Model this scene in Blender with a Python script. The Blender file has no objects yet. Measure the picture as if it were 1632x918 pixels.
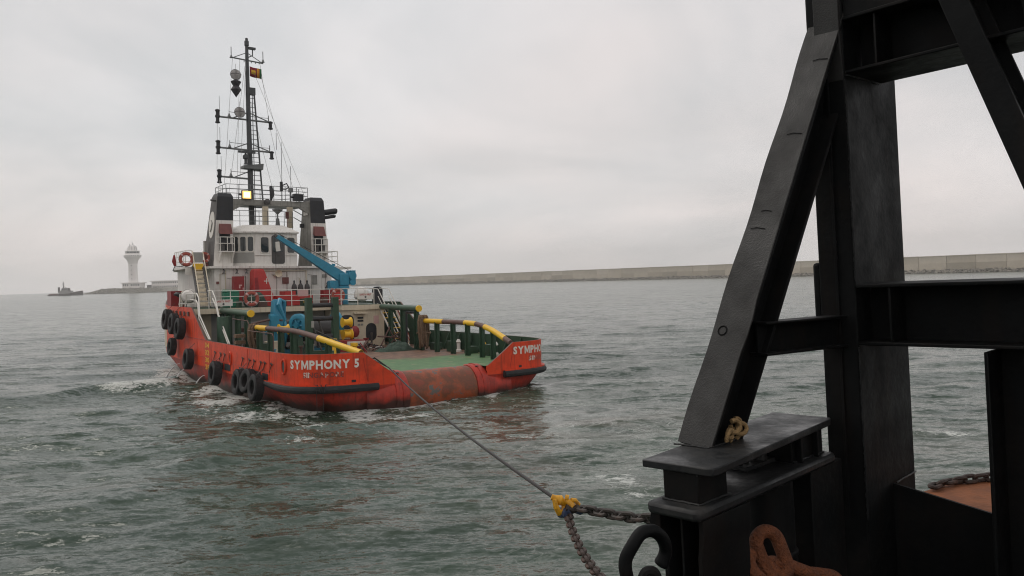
import bpy, bmesh, math, random
import numpy as np
from mathutils import Vector, Matrix, Quaternion
random.seed(7); rng = np.random.default_rng(7)
SC = bpy.context.scene
COL = SC.collection
PI = math.pi
WZ = -0.2                                   # mean water level

# ------------------------------------------------------------------ camera
F_PX, HC = 1280.0, 5.0
PITCH, ROLL = math.atan((459 - 444.1) / F_PX), math.atan(0.029)
R0 = Vector((1, 0, 0)); FW = Vector((0, math.cos(PITCH), -math.sin(PITCH))); U0 = Vector((0, math.sin(PITCH), math.cos(PITCH)))
UP = U0 * math.cos(ROLL) + R0 * math.sin(ROLL); RT = R0 * math.cos(ROLL) - U0 * math.sin(ROLL)
cam = bpy.data.cameras.new('camera'); camo = bpy.data.objects.new('camera', cam); COL.objects.link(camo)
cam.sensor_width = 36; cam.lens = 36 * F_PX / 1632; cam.clip_start = 0.05; cam.clip_end = 60000
m = Matrix((RT, UP, -FW)).transposed().to_4x4(); m.translation = (0, 0, HC); camo.matrix_world = m
SC.camera = camo

# ------------------------------------------------------------------ world, sun, exposure
SUN_EL, SUN_AZ = math.radians(48), math.radians(-60)       # azimuth from +Y, negative = to the left
W = bpy.data.worlds.new('World'); SC.world = W; W.use_nodes = True
nt = W.node_tree; nt.nodes.clear(); N = nt.nodes.new; L = nt.links.new
out = N('ShaderNodeOutputWorld'); bg = N('ShaderNodeBackground'); bg.inputs['Strength'].default_value = 0.1
sky = N('ShaderNodeTexSky'); sky.sky_type = 'NISHITA'; sky.sun_disc = False
sky.sun_elevation = SUN_EL; sky.sun_rotation = SUN_AZ; sky.dust_density = 4.0; sky.air_density = 1.2
tc = N('ShaderNodeTexCoord'); sep = N('ShaderNodeSeparateXYZ'); L(tc.outputs['Generated'], sep.inputs[0])
# direction flattened on a cloud ceiling: d.xy / (d.z + 0.18)
addz = N('ShaderNodeMath'); addz.operation = 'ADD'; addz.inputs[1].default_value = 0.30
absz = N('ShaderNodeMath'); absz.operation = 'ABSOLUTE'; L(sep.outputs['Z'], absz.inputs[0]); L(absz.outputs[0], addz.inputs[0])
dx = N('ShaderNodeMath'); dx.operation = 'DIVIDE'; L(sep.outputs['X'], dx.inputs[0]); L(addz.outputs[0], dx.inputs[1])
dy = N('ShaderNodeMath'); dy.operation = 'DIVIDE'; L(sep.outputs['Y'], dy.inputs[0]); L(addz.outputs[0], dy.inputs[1])
cmb = N('ShaderNodeCombineXYZ'); L(dx.outputs[0], cmb.inputs['X']); L(dy.outputs[0], cmb.inputs['Y'])
n1 = N('ShaderNodeTexNoise'); n1.inputs['Scale'].default_value = 1.05; n1.inputs['Detail'].default_value = 6; n1.inputs['Roughness'].default_value = 0.55
n1.inputs['Distortion'].default_value = 0.5; L(cmb.outputs[0], n1.inputs['Vector'])
n2 = N('ShaderNodeTexNoise'); n2.inputs['Scale'].default_value = 0.42; n2.inputs['Detail'].default_value = 3; L(cmb.outputs[0], n2.inputs['Vector'])
cr = N('ShaderNodeValToRGB'); cr.color_ramp.elements[0].position = 0.38; cr.color_ramp.elements[1].position = 0.62
cr.color_ramp.elements[0].color = (6.9, 6.92, 6.95, 1); cr.color_ramp.elements[1].color = (9.05, 8.7, 8.6, 1); L(n1.outputs['Fac'], cr.inputs['Fac'])
cr2 = N('ShaderNodeValToRGB'); cr2.color_ramp.elements[0].position = 0.4; cr2.color_ramp.elements[1].position = 0.62
cr2.color_ramp.elements[0].color = (0.905, 0.935, 0.955, 1); cr2.color_ramp.elements[1].color = (1.08, 1.005, 0.98, 1); L(n2.outputs['Fac'], cr2.inputs['Fac'])
mulc = N('ShaderNodeMix'); mulc.data_type = 'RGBA'; mulc.blend_type = 'MULTIPLY'; mulc.inputs['Factor'].default_value = 1.0
L(cr.outputs['Color'], mulc.inputs[6]); L(cr2.outputs['Color'], mulc.inputs[7])
mx = N('ShaderNodeMix'); mx.data_type = 'RGBA'; mx.inputs['Factor'].default_value = 0.93
L(sky.outputs['Color'], mx.inputs[6]); L(mulc.outputs[2], mx.inputs[7])
L(mx.outputs[2], bg.inputs['Color']); L(bg.outputs[0], out.inputs['Surface'])
sun = bpy.data.lights.new('sun', 'SUN'); sun.energy = 0.7; sun.angle = math.radians(25); sun.color = (1.0, 0.95, 0.88)
suno = bpy.data.objects.new('sun', sun); COL.objects.link(suno)
sd = Vector((math.cos(SUN_EL) * math.sin(SUN_AZ), math.cos(SUN_EL) * math.cos(SUN_AZ), math.sin(SUN_EL)))
suno.rotation_euler = (-sd).to_track_quat('-Z', 'Y').to_euler(); suno.location = (0, 0, 60)
SC.view_settings.view_transform = 'Standard'; SC.view_settings.look = 'None'; SC.view_settings.exposure = 0.0; SC.view_settings.gamma = 1.0
SC.view_settings.use_curve_mapping = False
SC.cycles.max_bounces = 6; SC.cycles.volume_bounces = 2; SC.cycles.use_denoising = True; SC.cycles.filter_width = 1.1

# ------------------------------------------------------------------ frames
def frame(origin, x, y, z):
    M = Matrix((x, y, z)).transposed().to_4x4(); M.translation = origin; return M
th, he = math.radians(35), math.radians(0.8)
_ru = Vector((math.cos(th), math.sin(th), 0)); _fv = Vector((-math.sin(th), math.cos(th), 0)); _k = Vector((0, 0, 1))
MB_TUG = frame(Vector((-3.9, 36.0, 0)), _ru * math.cos(he) - _k * math.sin(he), _fv, _k * math.cos(he) + _ru * math.sin(he))
_ub = Vector((-0.028, 0, 1)).normalized(); _e1 = Vector((math.cos(math.radians(42)), math.sin(math.radians(42)), 0))
_e1 = (_e1 - _e1.dot(_ub) * _ub).normalized(); _e2 = _ub.cross(_e1)
MB_BARGE = frame(Vector((2.2247, 5.0993, 3.3)), _e1, _e2, _ub)
ID = Matrix.Identity(4)

# ------------------------------------------------------------------ materials
MATS = {}
def mat(name, col, rough=0.6, metal=0.0, var=0.15, scale=3.0, dirt=None, damt=0.5, dscale=1.2, streak=0.0, bump=0.0, bscale=30, emit=None, spec=0.5, coord='Object', rvar=0.0):
    """painted surface: base colour with noise variation, patches of dirt/rust and vertical streaks"""
    M = bpy.data.materials.new(name); M.use_nodes = True; t = M.node_tree; b = t.nodes['Principled BSDF']; nn = t.nodes.new; ll = t.links.new
    b.inputs['Roughness'].default_value = rough; b.inputs['Metallic'].default_value = metal; b.inputs['Specular IOR Level'].default_value = spec
    c = nn('ShaderNodeTexCoord')
    nz = nn('ShaderNodeTexNoise'); nz.inputs['Scale'].default_value = scale; nz.inputs['Detail'].default_value = 6; nz.inputs['Roughness'].default_value = 0.65
    ll(c.outputs[coord], nz.inputs['Vector'])
    r = nn('ShaderNodeValToRGB'); r.color_ramp.elements[0].position = 0.3; r.color_ramp.elements[1].position = 0.7
    r.color_ramp.elements[0].color = tuple(x * (1 - var) for x in col) + (1,); r.color_ramp.elements[1].color = tuple(min(1, x * (1 + var)) for x in col) + (1,)
    ll(nz.outputs['Fac'], r.inputs['Fac']); last = r.outputs['Color']
    if dirt:
        n_ = nn('ShaderNodeTexNoise'); n_.inputs['Scale'].default_value = dscale; n_.inputs['Detail'].default_value = 8; n_.inputs['Roughness'].default_value = 0.7
        ll(c.outputs[coord], n_.inputs['Vector'])
        rr = nn('ShaderNodeValToRGB'); rr.color_ramp.elements[0].position = 0.62 - 0.25 * damt; rr.color_ramp.elements[1].position = 0.80 - 0.2 * damt
        ll(n_.outputs['Fac'], rr.inputs['Fac'])
        mm = nn('ShaderNodeMix'); mm.data_type = 'RGBA'; ll(last, mm.inputs[6]); mm.inputs[7].default_value = tuple(dirt) + (1,)
        sc_ = nn('ShaderNodeMath'); sc_.operation = 'MULTIPLY'; sc_.inputs[1].default_value = min(1, damt * 1.3); ll(rr.outputs['Color'], sc_.inputs[0]); ll(sc_.outputs[0], mm.inputs[0])
        last = mm.outputs[2]
        if streak:
            mp = nn('ShaderNodeMapping'); mp.inputs['Scale'].default_value = (5, 5, 0.35); ll(c.outputs[coord], mp.inputs['Vector'])
            ns = nn('ShaderNodeTexNoise'); ns.inputs['Scale'].default_value = 1.6; ns.inputs['Detail'].default_value = 5; ll(mp.outputs[0], ns.inputs['Vector'])
            rs = nn('ShaderNodeValToRGB'); rs.color_ramp.elements[0].position = 0.52; rs.color_ramp.elements[1].position = 0.75; ll(ns.outputs['Fac'], rs.inputs['Fac'])
            s2 = nn('ShaderNodeMath'); s2.operation = 'MULTIPLY'; s2.inputs[1].default_value = streak; ll(rs.outputs['Color'], s2.inputs[0])
            m2 = nn('ShaderNodeMix'); m2.data_type = 'RGBA'; ll(s2.outputs[0], m2.inputs[0]); ll(last, m2.inputs[6]); m2.inputs[7].default_value = tuple(x * 0.8 for x in dirt) + (1,)
            last = m2.outputs[2]
    ll(last, b.inputs['Base Color'])
    if rvar:
        nr_ = nn('ShaderNodeTexNoise'); nr_.inputs['Scale'].default_value = scale * 0.7; nr_.inputs['Detail'].default_value = 7; nr_.inputs['Roughness'].default_value = .7; ll(c.outputs[coord], nr_.inputs['Vector'])
        mr = nn('ShaderNodeMapRange'); mr.inputs['From Min'].default_value = .35; mr.inputs['From Max'].default_value = .65; mr.inputs['To Min'].default_value = rough - rvar; mr.inputs['To Max'].default_value = rough + rvar; ll(nr_.outputs['Fac'], mr.inputs['Value']); ll(mr.outputs[0], b.inputs['Roughness'])
    if bump:
        nb = nn('ShaderNodeTexNoise'); nb.inputs['Scale'].default_value = bscale; nb.inputs['Detail'].default_value = 5; ll(c.outputs[coord], nb.inputs['Vector'])
        bp = nn('ShaderNodeBump'); bp.inputs['Strength'].default_value = bump; bp.inputs['Distance'].default_value = 0.02; ll(nb.outputs['Fac'], bp.inputs['Height']); ll(bp.outputs[0], b.inputs['Normal'])
    if emit:
        b.inputs['Emission Color'].default_value = tuple(emit[0]) + (1,); b.inputs['Emission Strength'].default_value = emit[1]
    MATS[name] = M; return M
RUST = (0.10, 0.035, 0.015)
mat('hull_red', (0.66, 0.060, 0.017), 0.5, dirt=(0.17, 0.035, 0.02), damt=0.42, dscale=1.3, streak=0.62, var=0.22, scale=1.0, bump=0.5, bscale=1.6, spec=0.3)
mat('hull_low', (0.42, 0.034, 0.018), 0.45, dirt=(0.07, 0.02, 0.014), damt=0.5, dscale=1.1, streak=0.6, var=0.25, bump=0.4, bscale=2.5, spec=0.35)
mat('green', (0.022, 0.060, 0.032), 0.55, dirt=(0.06, 0.03, 0.018), damt=0.3, dscale=1.8, streak=0.2, var=0.2)
mat('green_light', (0.05, 0.10, 0.065), 0.5, dirt=(0.06, 0.04, 0.02), damt=0.3, var=0.2)
mat('white', (0.74, 0.72, 0.675), 0.5, dirt=(0.24, 0.17, 0.11), damt=0.22, dscale=1.1, streak=0.42, var=0.07, scale=0.8)
mat('white_clean', (0.68, 0.66, 0.60), 0.45, var=0.06)
mat('cream', (0.60, 0.53, 0.40), 0.5, dirt=(0.25, 0.14, 0.08), damt=0.15, streak=0.3, var=0.06)
mat('black', (0.018, 0.020, 0.024), 0.55, var=0.3, dirt=(0.04, 0.03, 0.025), damt=0.3)
mat('funnel_grey', (0.27, 0.265, 0.24), 0.6, dirt=(0.05, 0.045, 0.04), damt=0.4, dscale=0.5, streak=0.6, var=0.15)
mat('funnel_dark', (0.07, 0.068, 0.065), 0.6, var=0.25, dirt=(0.16, 0.13, 0.12), damt=0.3, dscale=0.6)
mat('hood_red', (0.17, 0.055, 0.048), 0.6, var=0.2)
mat('rubber', (0.016, 0.017, 0.018), 0.75, var=0.35, scale=6, dirt=(0.07, 0.06, 0.05), damt=0.22, dscale=2.5, bump=0.3, bscale=18)
mat('yellow', (0.78, 0.47, 0.015), 0.45, dirt=(0.25, 0.11, 0.02), damt=0.18, dscale=3, var=0.08)
mat('rail_brown', (0.115, 0.062, 0.050), 0.6, dirt=(0.2, 0.09, 0.04), damt=0.35, dscale=2.5, var=0.25)
mat('blue', (0.020, 0.22, 0.34), 0.42, dirt=(0.05, 0.06, 0.06), damt=0.2, dscale=1.6, var=0.12)
mat('red', (0.45, 0.030, 0.026), 0.5, dirt=(0.2, 0.03, 0.02), damt=0.2, var=0.1)
mat('red_dark', (0.26, 0.018, 0.02), 0.5, var=0.15)
mat('glass', (0.028, 0.034, 0.036), 0.06, var=0.3, scale=0.7, spec=0.6)
mat('mast', (0.06, 0.066, 0.07), 0.55, var=0.2)
mat('mast_grey', (0.16, 0.17, 0.17), 0.55, var=0.15)
mat('wire', (0.020, 0.018, 0.017), 0.6, var=0.2)
mat('wire_thin', (0.22, 0.21, 0.20), 0.6, var=0.1)
mat('grey_panel', (0.30, 0.30, 0.28), 0.45, var=0.1)
mat('ring_red', (0.36, 0.075, 0.05), 0.6, var=0.15)
mat('green_box', (0.02, 0.17, 0.10), 0.6, var=0.2, dirt=(0.03, 0.06, 0.04), damt=0.3, dscale=4)
mat('pink_sign', (0.56, 0.36, 0.34), 0.6, var=0.06)
mat('rope', (0.16, 0.105, 0.065), 0.9, var=0.35, scale=12, bump=0.5, bscale=40)
mat('rope_pale', (0.27, 0.18, 0.08), 0.9, var=0.3, scale=25, bump=0.6, bscale=120)
mat('net', (0.035, 0.062, 0.045), 0.9, var=0.45, scale=8, bump=0.6, bscale=40)
mat('lamp', (1, 0.8, 0.4), 0.4, emit=((1.0, 0.50, 0.10), 1.5), var=0.0)
mat('lamp_core', (1, 0.9, 0.6), 0.4, emit=((1.0, 0.78, 0.34), 2.4), var=0.0)
mat('flag_maroon', (0.22, 0.02, 0.03), 0.8, var=0.1); mat('flag_green', (0.02, 0.12, 0.04), 0.8, var=0.1)
mat('flag_orange', (0.55, 0.17, 0.02), 0.8, var=0.1); mat('flag_gold', (0.62, 0.36, 0.02), 0.8, var=0.1)
mat('dayshape', (0.50, 0.49, 0.48), 0.7, var=0.3, scale=5); mat('dayshape_dark', (0.05, 0.045, 0.055), 0.7, var=0.3)
mat('steel', (0.0048, 0.0056, 0.0060), 0.58, var=0.35, scale=3, dirt=(0.016, 0.0115, 0.009), damt=0.42, dscale=1.6, streak=0.5, bump=0.16, bscale=22, spec=0.13, rvar=0.14)
mat('steel_worn', (0.029, 0.0295, 0.0285), 0.55, var=0.28, scale=4, dirt=(0.013, 0.012, 0.011), damt=0.5, dscale=3, bump=0.22, bscale=90, spec=0.3, rvar=0.15)
mat('steel_plate', (0.014, 0.0155, 0.0165), 0.46, var=0.35, scale=6, dirt=(0.05, 0.046, 0.040), damt=0.45, dscale=3.0, bump=0.15, bscale=25, spec=0.3, rvar=0.18)
mat('rust_deck', (0.21, 0.068, 0.02), 0.8, var=0.3, scale=5, dirt=(0.12, 0.04, 0.02), damt=0.5, dscale=3, bump=0.4, bscale=30)
mat('rust_chain', (0.15, 0.046, 0.014), 0.8, var=0.4, scale=14, dirt=(0.05, 0.02, 0.012), damt=0.5, dscale=9, bump=1.0, bscale=70)
mat('chain', (0.028, 0.022, 0.018), 0.6, var=0.35, scale=7, dirt=(0.12, 0.055, 0.03), damt=0.35, dscale=4, bump=0.4, bscale=40)
mat('chain_rusty', (0.036, 0.020, 0.014), 0.65, var=0.35, scale=7, dirt=(0.16, 0.06, 0.03), damt=0.4, dscale=4, bump=0.4, bscale=40)
mat('tow_yellow', (0.66, 0.33, 0.01), 0.5, var=0.2, dirt=(0.10, 0.03, 0.015), damt=0.5, dscale=7)
mat('tow_blue', (0.035, 0.055, 0.11), 0.5, var=0.25, dirt=(0.04, 0.035, 0.03), damt=0.3, dscale=6)
mat('concrete', (0.37, 0.325, 0.255), 0.85, var=0.08, scale=0.15, dirt=(0.25, 0.22, 0.17), damt=0.3, dscale=0.06, streak=0.0)
mat('concrete_up', (0.42, 0.375, 0.30), 0.85, var=0.08, scale=0.15, dirt=(0.30, 0.26, 0.2), damt=0.3, dscale=0.05)
mat('rock', (0.19, 0.175, 0.145), 0.9, var=0.6, scale=0.7, dirt=(0.04, 0.036, 0.03), damt=0.5, dscale=0.4)
mat('concrete_b', (0.31, 0.275, 0.215), 0.85, var=0.1, scale=0.15, dirt=(0.2, 0.17, 0.13), damt=0.35, dscale=0.08)
mat('concrete_c', (0.45, 0.40, 0.32), 0.85, var=0.1, scale=0.15, dirt=(0.28, 0.25, 0.2), damt=0.3, dscale=0.08)
mat('concrete_up_b', (0.50, 0.45, 0.37), 0.85, var=0.1, scale=0.15, dirt=(0.34, 0.3, 0.24), damt=0.3, dscale=0.08)
mat('tower_white', (0.82, 0.79, 0.76), 0.7, var=0.04, scale=0.1)
mat('tower_glass', (0.04, 0.045, 0.05), 0.3, var=0.1)
mat('far_ship', (0.08, 0.065, 0.065), 0.7, var=0.2, scale=0.3); mat('far_ship_white', (0.28, 0.27, 0.27), 0.7, var=0.1); mat('far_ship_red', (0.16, 0.06, 0.05), 0.7)
mat('water_jet', (0.62, 0.65, 0.64), 0.3, var=0.1)

# main deck: worn green aft, rust brown forward (paint, not light)
def deck_mat():
    M = bpy.data.materials.new('deck_paint'); M.use_nodes = True; t = M.node_tree; b = t.nodes['Principled BSDF']; nn = t.nodes.new; ll = t.links.new
    c = nn('ShaderNodeTexCoord'); s = nn('ShaderNodeSeparateXYZ'); ll(c.outputs['Object'], s.inputs[0])
    n = nn('ShaderNodeTexNoise'); n.inputs['Scale'].default_value = 0.55; n.inputs['Detail'].default_value = 8; n.inputs['Roughness'].default_value = 0.68; ll(c.outputs['Object'], n.inputs['Vector'])
    k = nn('ShaderNodeMath'); k.operation = 'MULTIPLY_ADD'; k.inputs[1].default_value = 7.0; ll(n.outputs['Fac'], k.inputs[0]); ll(s.outputs['Y'], k.inputs[2])
    r = nn('ShaderNodeMapRange'); r.inputs['From Min'].default_value = 7.6; r.inputs['From Max'].default_value = 8.8; ll(k.outputs[0], r.inputs['Value'])
    n2 = nn('ShaderNodeTexNoise'); n2.inputs['Scale'].default_value = 3.0; n2.inputs['Detail'].default_value = 7; ll(c.outputs['Object'], n2.inputs['Vector'])
    g = nn('ShaderNodeValToRGB'); g.color_ramp.elements[0].position = .35; g.color_ramp.elements[1].position = .7; g.color_ramp.elements[0].color = (0.055, 0.145, 0.05, 1); g.color_ramp.elements[1].color = (0.10, 0.205, 0.075, 1); ll(n2.outputs['Fac'], g.inputs['Fac'])
    br = nn('ShaderNodeValToRGB'); br.color_ramp.elements[0].position = .35; br.color_ramp.elements[1].position = .7; br.color_ramp.elements[0].color = (0.10, 0.055, 0.035, 1); br.color_ramp.elements[1].color = (0.24, 0.135, 0.085, 1); ll(n2.outputs['Fac'], br.inputs['Fac'])
    # pale scuffs running fore and aft on the green
    mp = nn('ShaderNodeMapping'); mp.inputs['Scale'].default_value = (2.2, 0.5, 1); ll(c.outputs['Object'], mp.inputs['Vector'])
    n3 = nn('ShaderNodeTexNoise'); n3.inputs['Scale'].default_value = 1.4; n3.inputs['Detail'].default_value = 9; n3.inputs['Roughness'].default_value = .75; ll(mp.outputs[0], n3.inputs['Vector'])
    r3 = nn('ShaderNodeMapRange'); r3.inputs['From Min'].default_value = .56; r3.inputs['From Max'].default_value = .66; ll(n3.outputs['Fac'], r3.inputs['Value'])
    m0 = nn('ShaderNodeMix'); m0.data_type = 'RGBA'; ll(r3.outputs[0], m0.inputs[0]); ll(g.outputs['Color'], m0.inputs[6]); m0.inputs[7].default_value = (0.28, 0.21, 0.13, 1)
    m = nn('ShaderNodeMix'); m.data_type = 'RGBA'; ll(r.outputs[0], m.inputs[0]); ll(m0.outputs[2], m.inputs[6]); ll(br.outputs['Color'], m.inputs[7]); ll(m.outputs[2], b.inputs['Base Color'])
    b.inputs['Roughness'].default_value = 0.6; MATS['deck_paint'] = M
deck_mat()
def scum(name, z0, z1):
    M = MATS[name]; t = M.node_tree; b = t.nodes['Principled BSDF']; nn = t.nodes.new; ll = t.links.new
    src = b.inputs['Base Color'].links[0].from_socket; c = nn('ShaderNodeTexCoord'); sp = nn('ShaderNodeSeparateXYZ'); ll(c.outputs['Object'], sp.inputs[0])
    n = nn('ShaderNodeTexNoise'); n.inputs['Scale'].default_value = 1.7; n.inputs['Detail'].default_value = 7; ll(c.outputs['Object'], n.inputs['Vector'])
    k = nn('ShaderNodeMath'); k.operation = 'MULTIPLY_ADD'; k.inputs[1].default_value = -.55; ll(n.outputs['Fac'], k.inputs[0]); ll(sp.outputs['Z'], k.inputs[2])
    r = nn('ShaderNodeMapRange'); r.inputs['From Min'].default_value = z0; r.inputs['From Max'].default_value = z1; r.inputs['To Min'].default_value = .92; r.inputs['To Max'].default_value = 0; ll(k.outputs[0], r.inputs['Value'])
    m = nn('ShaderNodeMix'); m.data_type = 'RGBA'; ll(r.outputs[0], m.inputs[0]); ll(src, m.inputs[6]); m.inputs[7].default_value = (0.022, 0.018, 0.014, 1); ll(m.outputs[2], b.inputs['Base Color'])
scum('hull_low', -.34, -.02)
def roller_mat():
    M = bpy.data.materials.new('roller_rust'); M.use_nodes = True; t = M.node_tree; b = t.nodes['Principled BSDF']; nn = t.nodes.new; ll = t.links.new
    c = nn('ShaderNodeTexCoord'); n = nn('ShaderNodeTexNoise'); n.inputs['Scale'].default_value = 1.1; n.inputs['Detail'].default_value = 7; n.inputs['Roughness'].default_value = .65; ll(c.outputs['Object'], n.inputs['Vector'])
    r = nn('ShaderNodeValToRGB'); e = r.color_ramp.elements; e[0].position = .39; e[0].color = (0.10, 0.095, 0.085, 1); e[1].position = .43; e[1].color = (0.32, 0.062, 0.015, 1)
    x = e.new(.55); x.color = (0.13, 0.045, 0.018, 1); x = e.new(.64); x.color = (0.24, 0.045, 0.018, 1); x = e.new(.8); x.color = (0.09, 0.05, 0.035, 1)
    ll(n.outputs['Fac'], r.inputs['Fac']); ll(r.outputs['Color'], b.inputs['Base Color']); b.inputs['Roughness'].default_value = 0.5
    n2 = nn('ShaderNodeTexNoise'); n2.inputs['Scale'].default_value = 9; n2.inputs['Detail'].default_value = 5; ll(c.outputs['Object'], n2.inputs['Vector'])
    bp = nn('ShaderNodeBump'); bp.inputs['Strength'].default_value = .3; bp.inputs['Distance'].default_value = .02; ll(n2.outputs['Fac'], bp.inputs['Height']); ll(bp.outputs[0], b.inputs['Normal'])
    MATS['roller_rust'] = M
roller_mat()
def worn_letter(name, col, under, lo, hi):
    M = bpy.data.materials.new(name); M.use_nodes = True; t = M.node_tree; b = t.nodes['Principled BSDF']; nn = t.nodes.new; ll = t.links.new
    c = nn('ShaderNodeTexCoord'); n = nn('ShaderNodeTexNoise'); n.inputs['Scale'].default_value = 2.6; n.inputs['Detail'].default_value = 6; n.inputs['Roughness'].default_value = .6; ll(c.outputs['Object'], n.inputs['Vector'])
    r = nn('ShaderNodeMapRange'); r.inputs['From Min'].default_value = lo; r.inputs['From Max'].default_value = hi; ll(n.outputs['Fac'], r.inputs['Value'])
    m = nn('ShaderNodeMix'); m.data_type = 'RGBA'; ll(r.outputs[0], m.inputs[0]); m.inputs[6].default_value = under + (1,); m.inputs[7].default_value = col + (1,)
    ll(m.outputs[2], b.inputs['Base Color']); b.inputs['Roughness'].default_value = .55; MATS[name] = M
worn_letter('letter_white', (0.74, 0.70, 0.62), (0.40, 0.16, 0.11), .30, .36)
worn_letter('letter_worn', (0.70, 0.62, 0.54), (0.20, 0.035, 0.022), .50, .56)
worn_letter('letter_worn_mid', (0.70, 0.62, 0.54), (0.36, 0.07, 0.04), .44, .52)

# ------------------------------------------------------------------ mesh builder
class G:
    def __init__(s): s.v = []; s.f = []; s.m = []; s.mi = 0
    def add(s, vs, fs, mi=None):
        o = len(s.v); s.v += [tuple(p) for p in vs]; s.f += [tuple(i + o for i in q) for q in fs]; s.m += [s.mi if mi is None else mi] * len(fs); return s
    def box(s, x0, x1, y0, y1, z0, z1, mi=None):
        return s.add([(x0, y0, z0), (x1, y0, z0), (x1, y1, z0), (x0, y1, z0), (x0, y0, z1), (x1, y0, z1), (x1, y1, z1), (x0, y1, z1)],
                     [(0, 3, 2, 1), (4, 5, 6, 7), (0, 1, 5, 4), (1, 2, 6, 5), (2, 3, 7, 6), (3, 0, 4, 7)], mi)
    def hexa(s, b, t, mi=None):
        return s.add(list(b) + list(t), [(0, 3, 2, 1), (4, 5, 6, 7), (0, 1, 5, 4), (1, 2, 6, 5), (2, 3, 7, 6), (3, 0, 4, 7)], mi)
    def tube(s, pts, r, n=8, mi=None, caps=True, closed=False):
        pts = [Vector(p) for p in pts]; k = len(pts); rs = r if isinstance(r, (list, tuple)) else [r] * k
        tg = []
        for i in range(k):
            a = pts[(i - 1) % k] if closed or i > 0 else pts[i]; b = pts[(i + 1) % k] if closed or i < k - 1 else pts[i]
            tg.append((b - a).normalized())
        up = Vector((0, 0, 1)) if abs(tg[0].z) < 0.9 else Vector((1, 0, 0))
        nx = tg[0].cross(up).normalized(); vs = []
        for i in range(k):
            nx = (nx - nx.dot(tg[i]) * tg[i]).normalized(); ny = tg[i].cross(nx)
            for j in range(n):
                a = 2 * PI * j / n; vs.append(pts[i] + (nx * math.cos(a) + ny * math.sin(a)) * rs[i])
        fs = []
        for i in range(k if closed else k - 1):
            i2 = (i + 1) % k
            for j in range(n):
                j2 = (j + 1) % n; fs.append((i * n + j, i * n + j2, i2 * n + j2, i2 * n + j))
        if caps and not closed: fs += [tuple(range(n - 1, -1, -1)), tuple((k - 1) * n + j for j in range(n))]
        return s.add(vs, fs, mi)
    def cyl(s, a, b, r0, r1=None, n=16, mi=None): return s.tube([a, b], [r0, r0 if r1 is None else r1], n, mi)
    def lathe(s, prof, c=(0, 0, 0), ax='z', n=24, mi=None):
        vs = []; fs = []; k = len(prof)
        for j in range(n):
            a = 2 * PI * j / n; ca, sa = math.cos(a), math.sin(a)
            for r, h in prof:
                p = (r * ca, r * sa, h) if ax == 'z' else (h, r * ca, r * sa) if ax == 'x' else (r * sa, h, r * ca)
                vs.append((p[0] + c[0], p[1] + c[1], p[2] + c[2]))
        for j in range(n):
            j2 = (j + 1) % n
            for i in range(k - 1): fs.append((j * k + i, j2 * k + i, j2 * k + i + 1, j * k + i + 1))
        closed = abs(prof[0][0] - prof[-1][0]) + abs(prof[0][1] - prof[-1][1]) < 1e-6
        if prof[0][0] > 1e-6 and not closed: fs.append(tuple(j * k for j in range(n - 1, -1, -1)))
        if prof[-1][0] > 1e-6 and not closed: fs.append(tuple(j * k + k - 1 for j in range(n)))
        return s.add(vs, fs, mi)
    def prism(s, poly, o, ex, ey, ez, d0, d1, mi=None):
        o, ex, ey, ez = map(Vector, (o, ex, ey, ez)); n = len(poly)
        vs = [o + ex * x + ey * y + ez * d0 for x, y in poly] + [o + ex * x + ey * y + ez * d1 for x, y in poly]
        fs = [tuple(range(n - 1, -1, -1)), tuple(range(n, 2 * n))] + [(i, (i + 1) % n, n + (i + 1) % n, n + i) for i in range(n)]
        return s.add(vs, fs, mi)
    def loft(s, rings, closed=True, capa=False, capb=False, mi=None):
        n = len(rings[0]); vs = [p for r in rings for p in r]; fs = []
        for i in range(len(rings) - 1):
            for j in range(n if closed else n - 1):
                j2 = (j + 1) % n; fs.append((i * n + j, i * n + j2, (i + 1) * n + j2, (i + 1) * n + j))
        if capa: fs.append(tuple(range(n - 1, -1, -1)))
        if capb: fs.append(tuple((len(rings) - 1) * n + j for j in range(n)))
        return s.add(vs, fs, mi)
    def ball(s, c, r, n=14, sz=(1, 1, 1), mi=None):
        prof = [(r * math.sin(PI * i / (n // 2)), -r * math.cos(PI * i / (n // 2))) for i in range(n // 2 + 1)]
        g = G(); g.lathe(prof, n=n); return s.add([(c[0] + p[0] * sz[0], c[1] + p[1] * sz[1], c[2] + p[2] * sz[2]) for p in g.v], g.f, mi)
    def xf(s, M): s.v = [tuple(M @ Vector(p)) for p in s.v]; return s
    def mesh(s, name, mats, smooth=35):
        me = bpy.data.meshes.new(name); me.from_pydata(s.v, [], s.f); mats = [mats] if isinstance(mats, str) else mats
        for k in mats: me.materials.append(MATS[k])
        me.polygons.foreach_set('material_index', s.m)
        if smooth:
            me.polygons.foreach_set('use_smooth', [True] * len(s.f))
            bm = bmesh.new(); bm.from_mesh(me); bmesh.ops.recalc_face_normals(bm, faces=bm.faces); bm.to_mesh(me); bm.free()
            me.set_sharp_from_angle(angle=math.radians(smooth))
        me.update(); return me
    def obj(s, name, mats, parent=None, M=None, smooth=35):
        return link(name, s.mesh(name, mats, smooth), parent, M)
def link(name, data, parent=None, M=None):
    o = bpy.data.objects.new(name, data); COL.objects.link(o)
    if parent: o.parent = parent
    if M is not None: o.matrix_world = M if not parent else (parent.matrix_world @ M)
    if parent and M is not None: o.matrix_basis = M
    return o
def tag(o, label=None, cat=None, group=None, kind=None):
    for k, v in (('label', label), ('category', cat), ('group', group), ('kind', kind)):
        if v: o[k] = v
    return o
def thing(name, label, cat, M=ID, group=None): o = link(name, None, None, M); o.empty_display_size = 0.3; return tag(o, label, cat, group)
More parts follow.
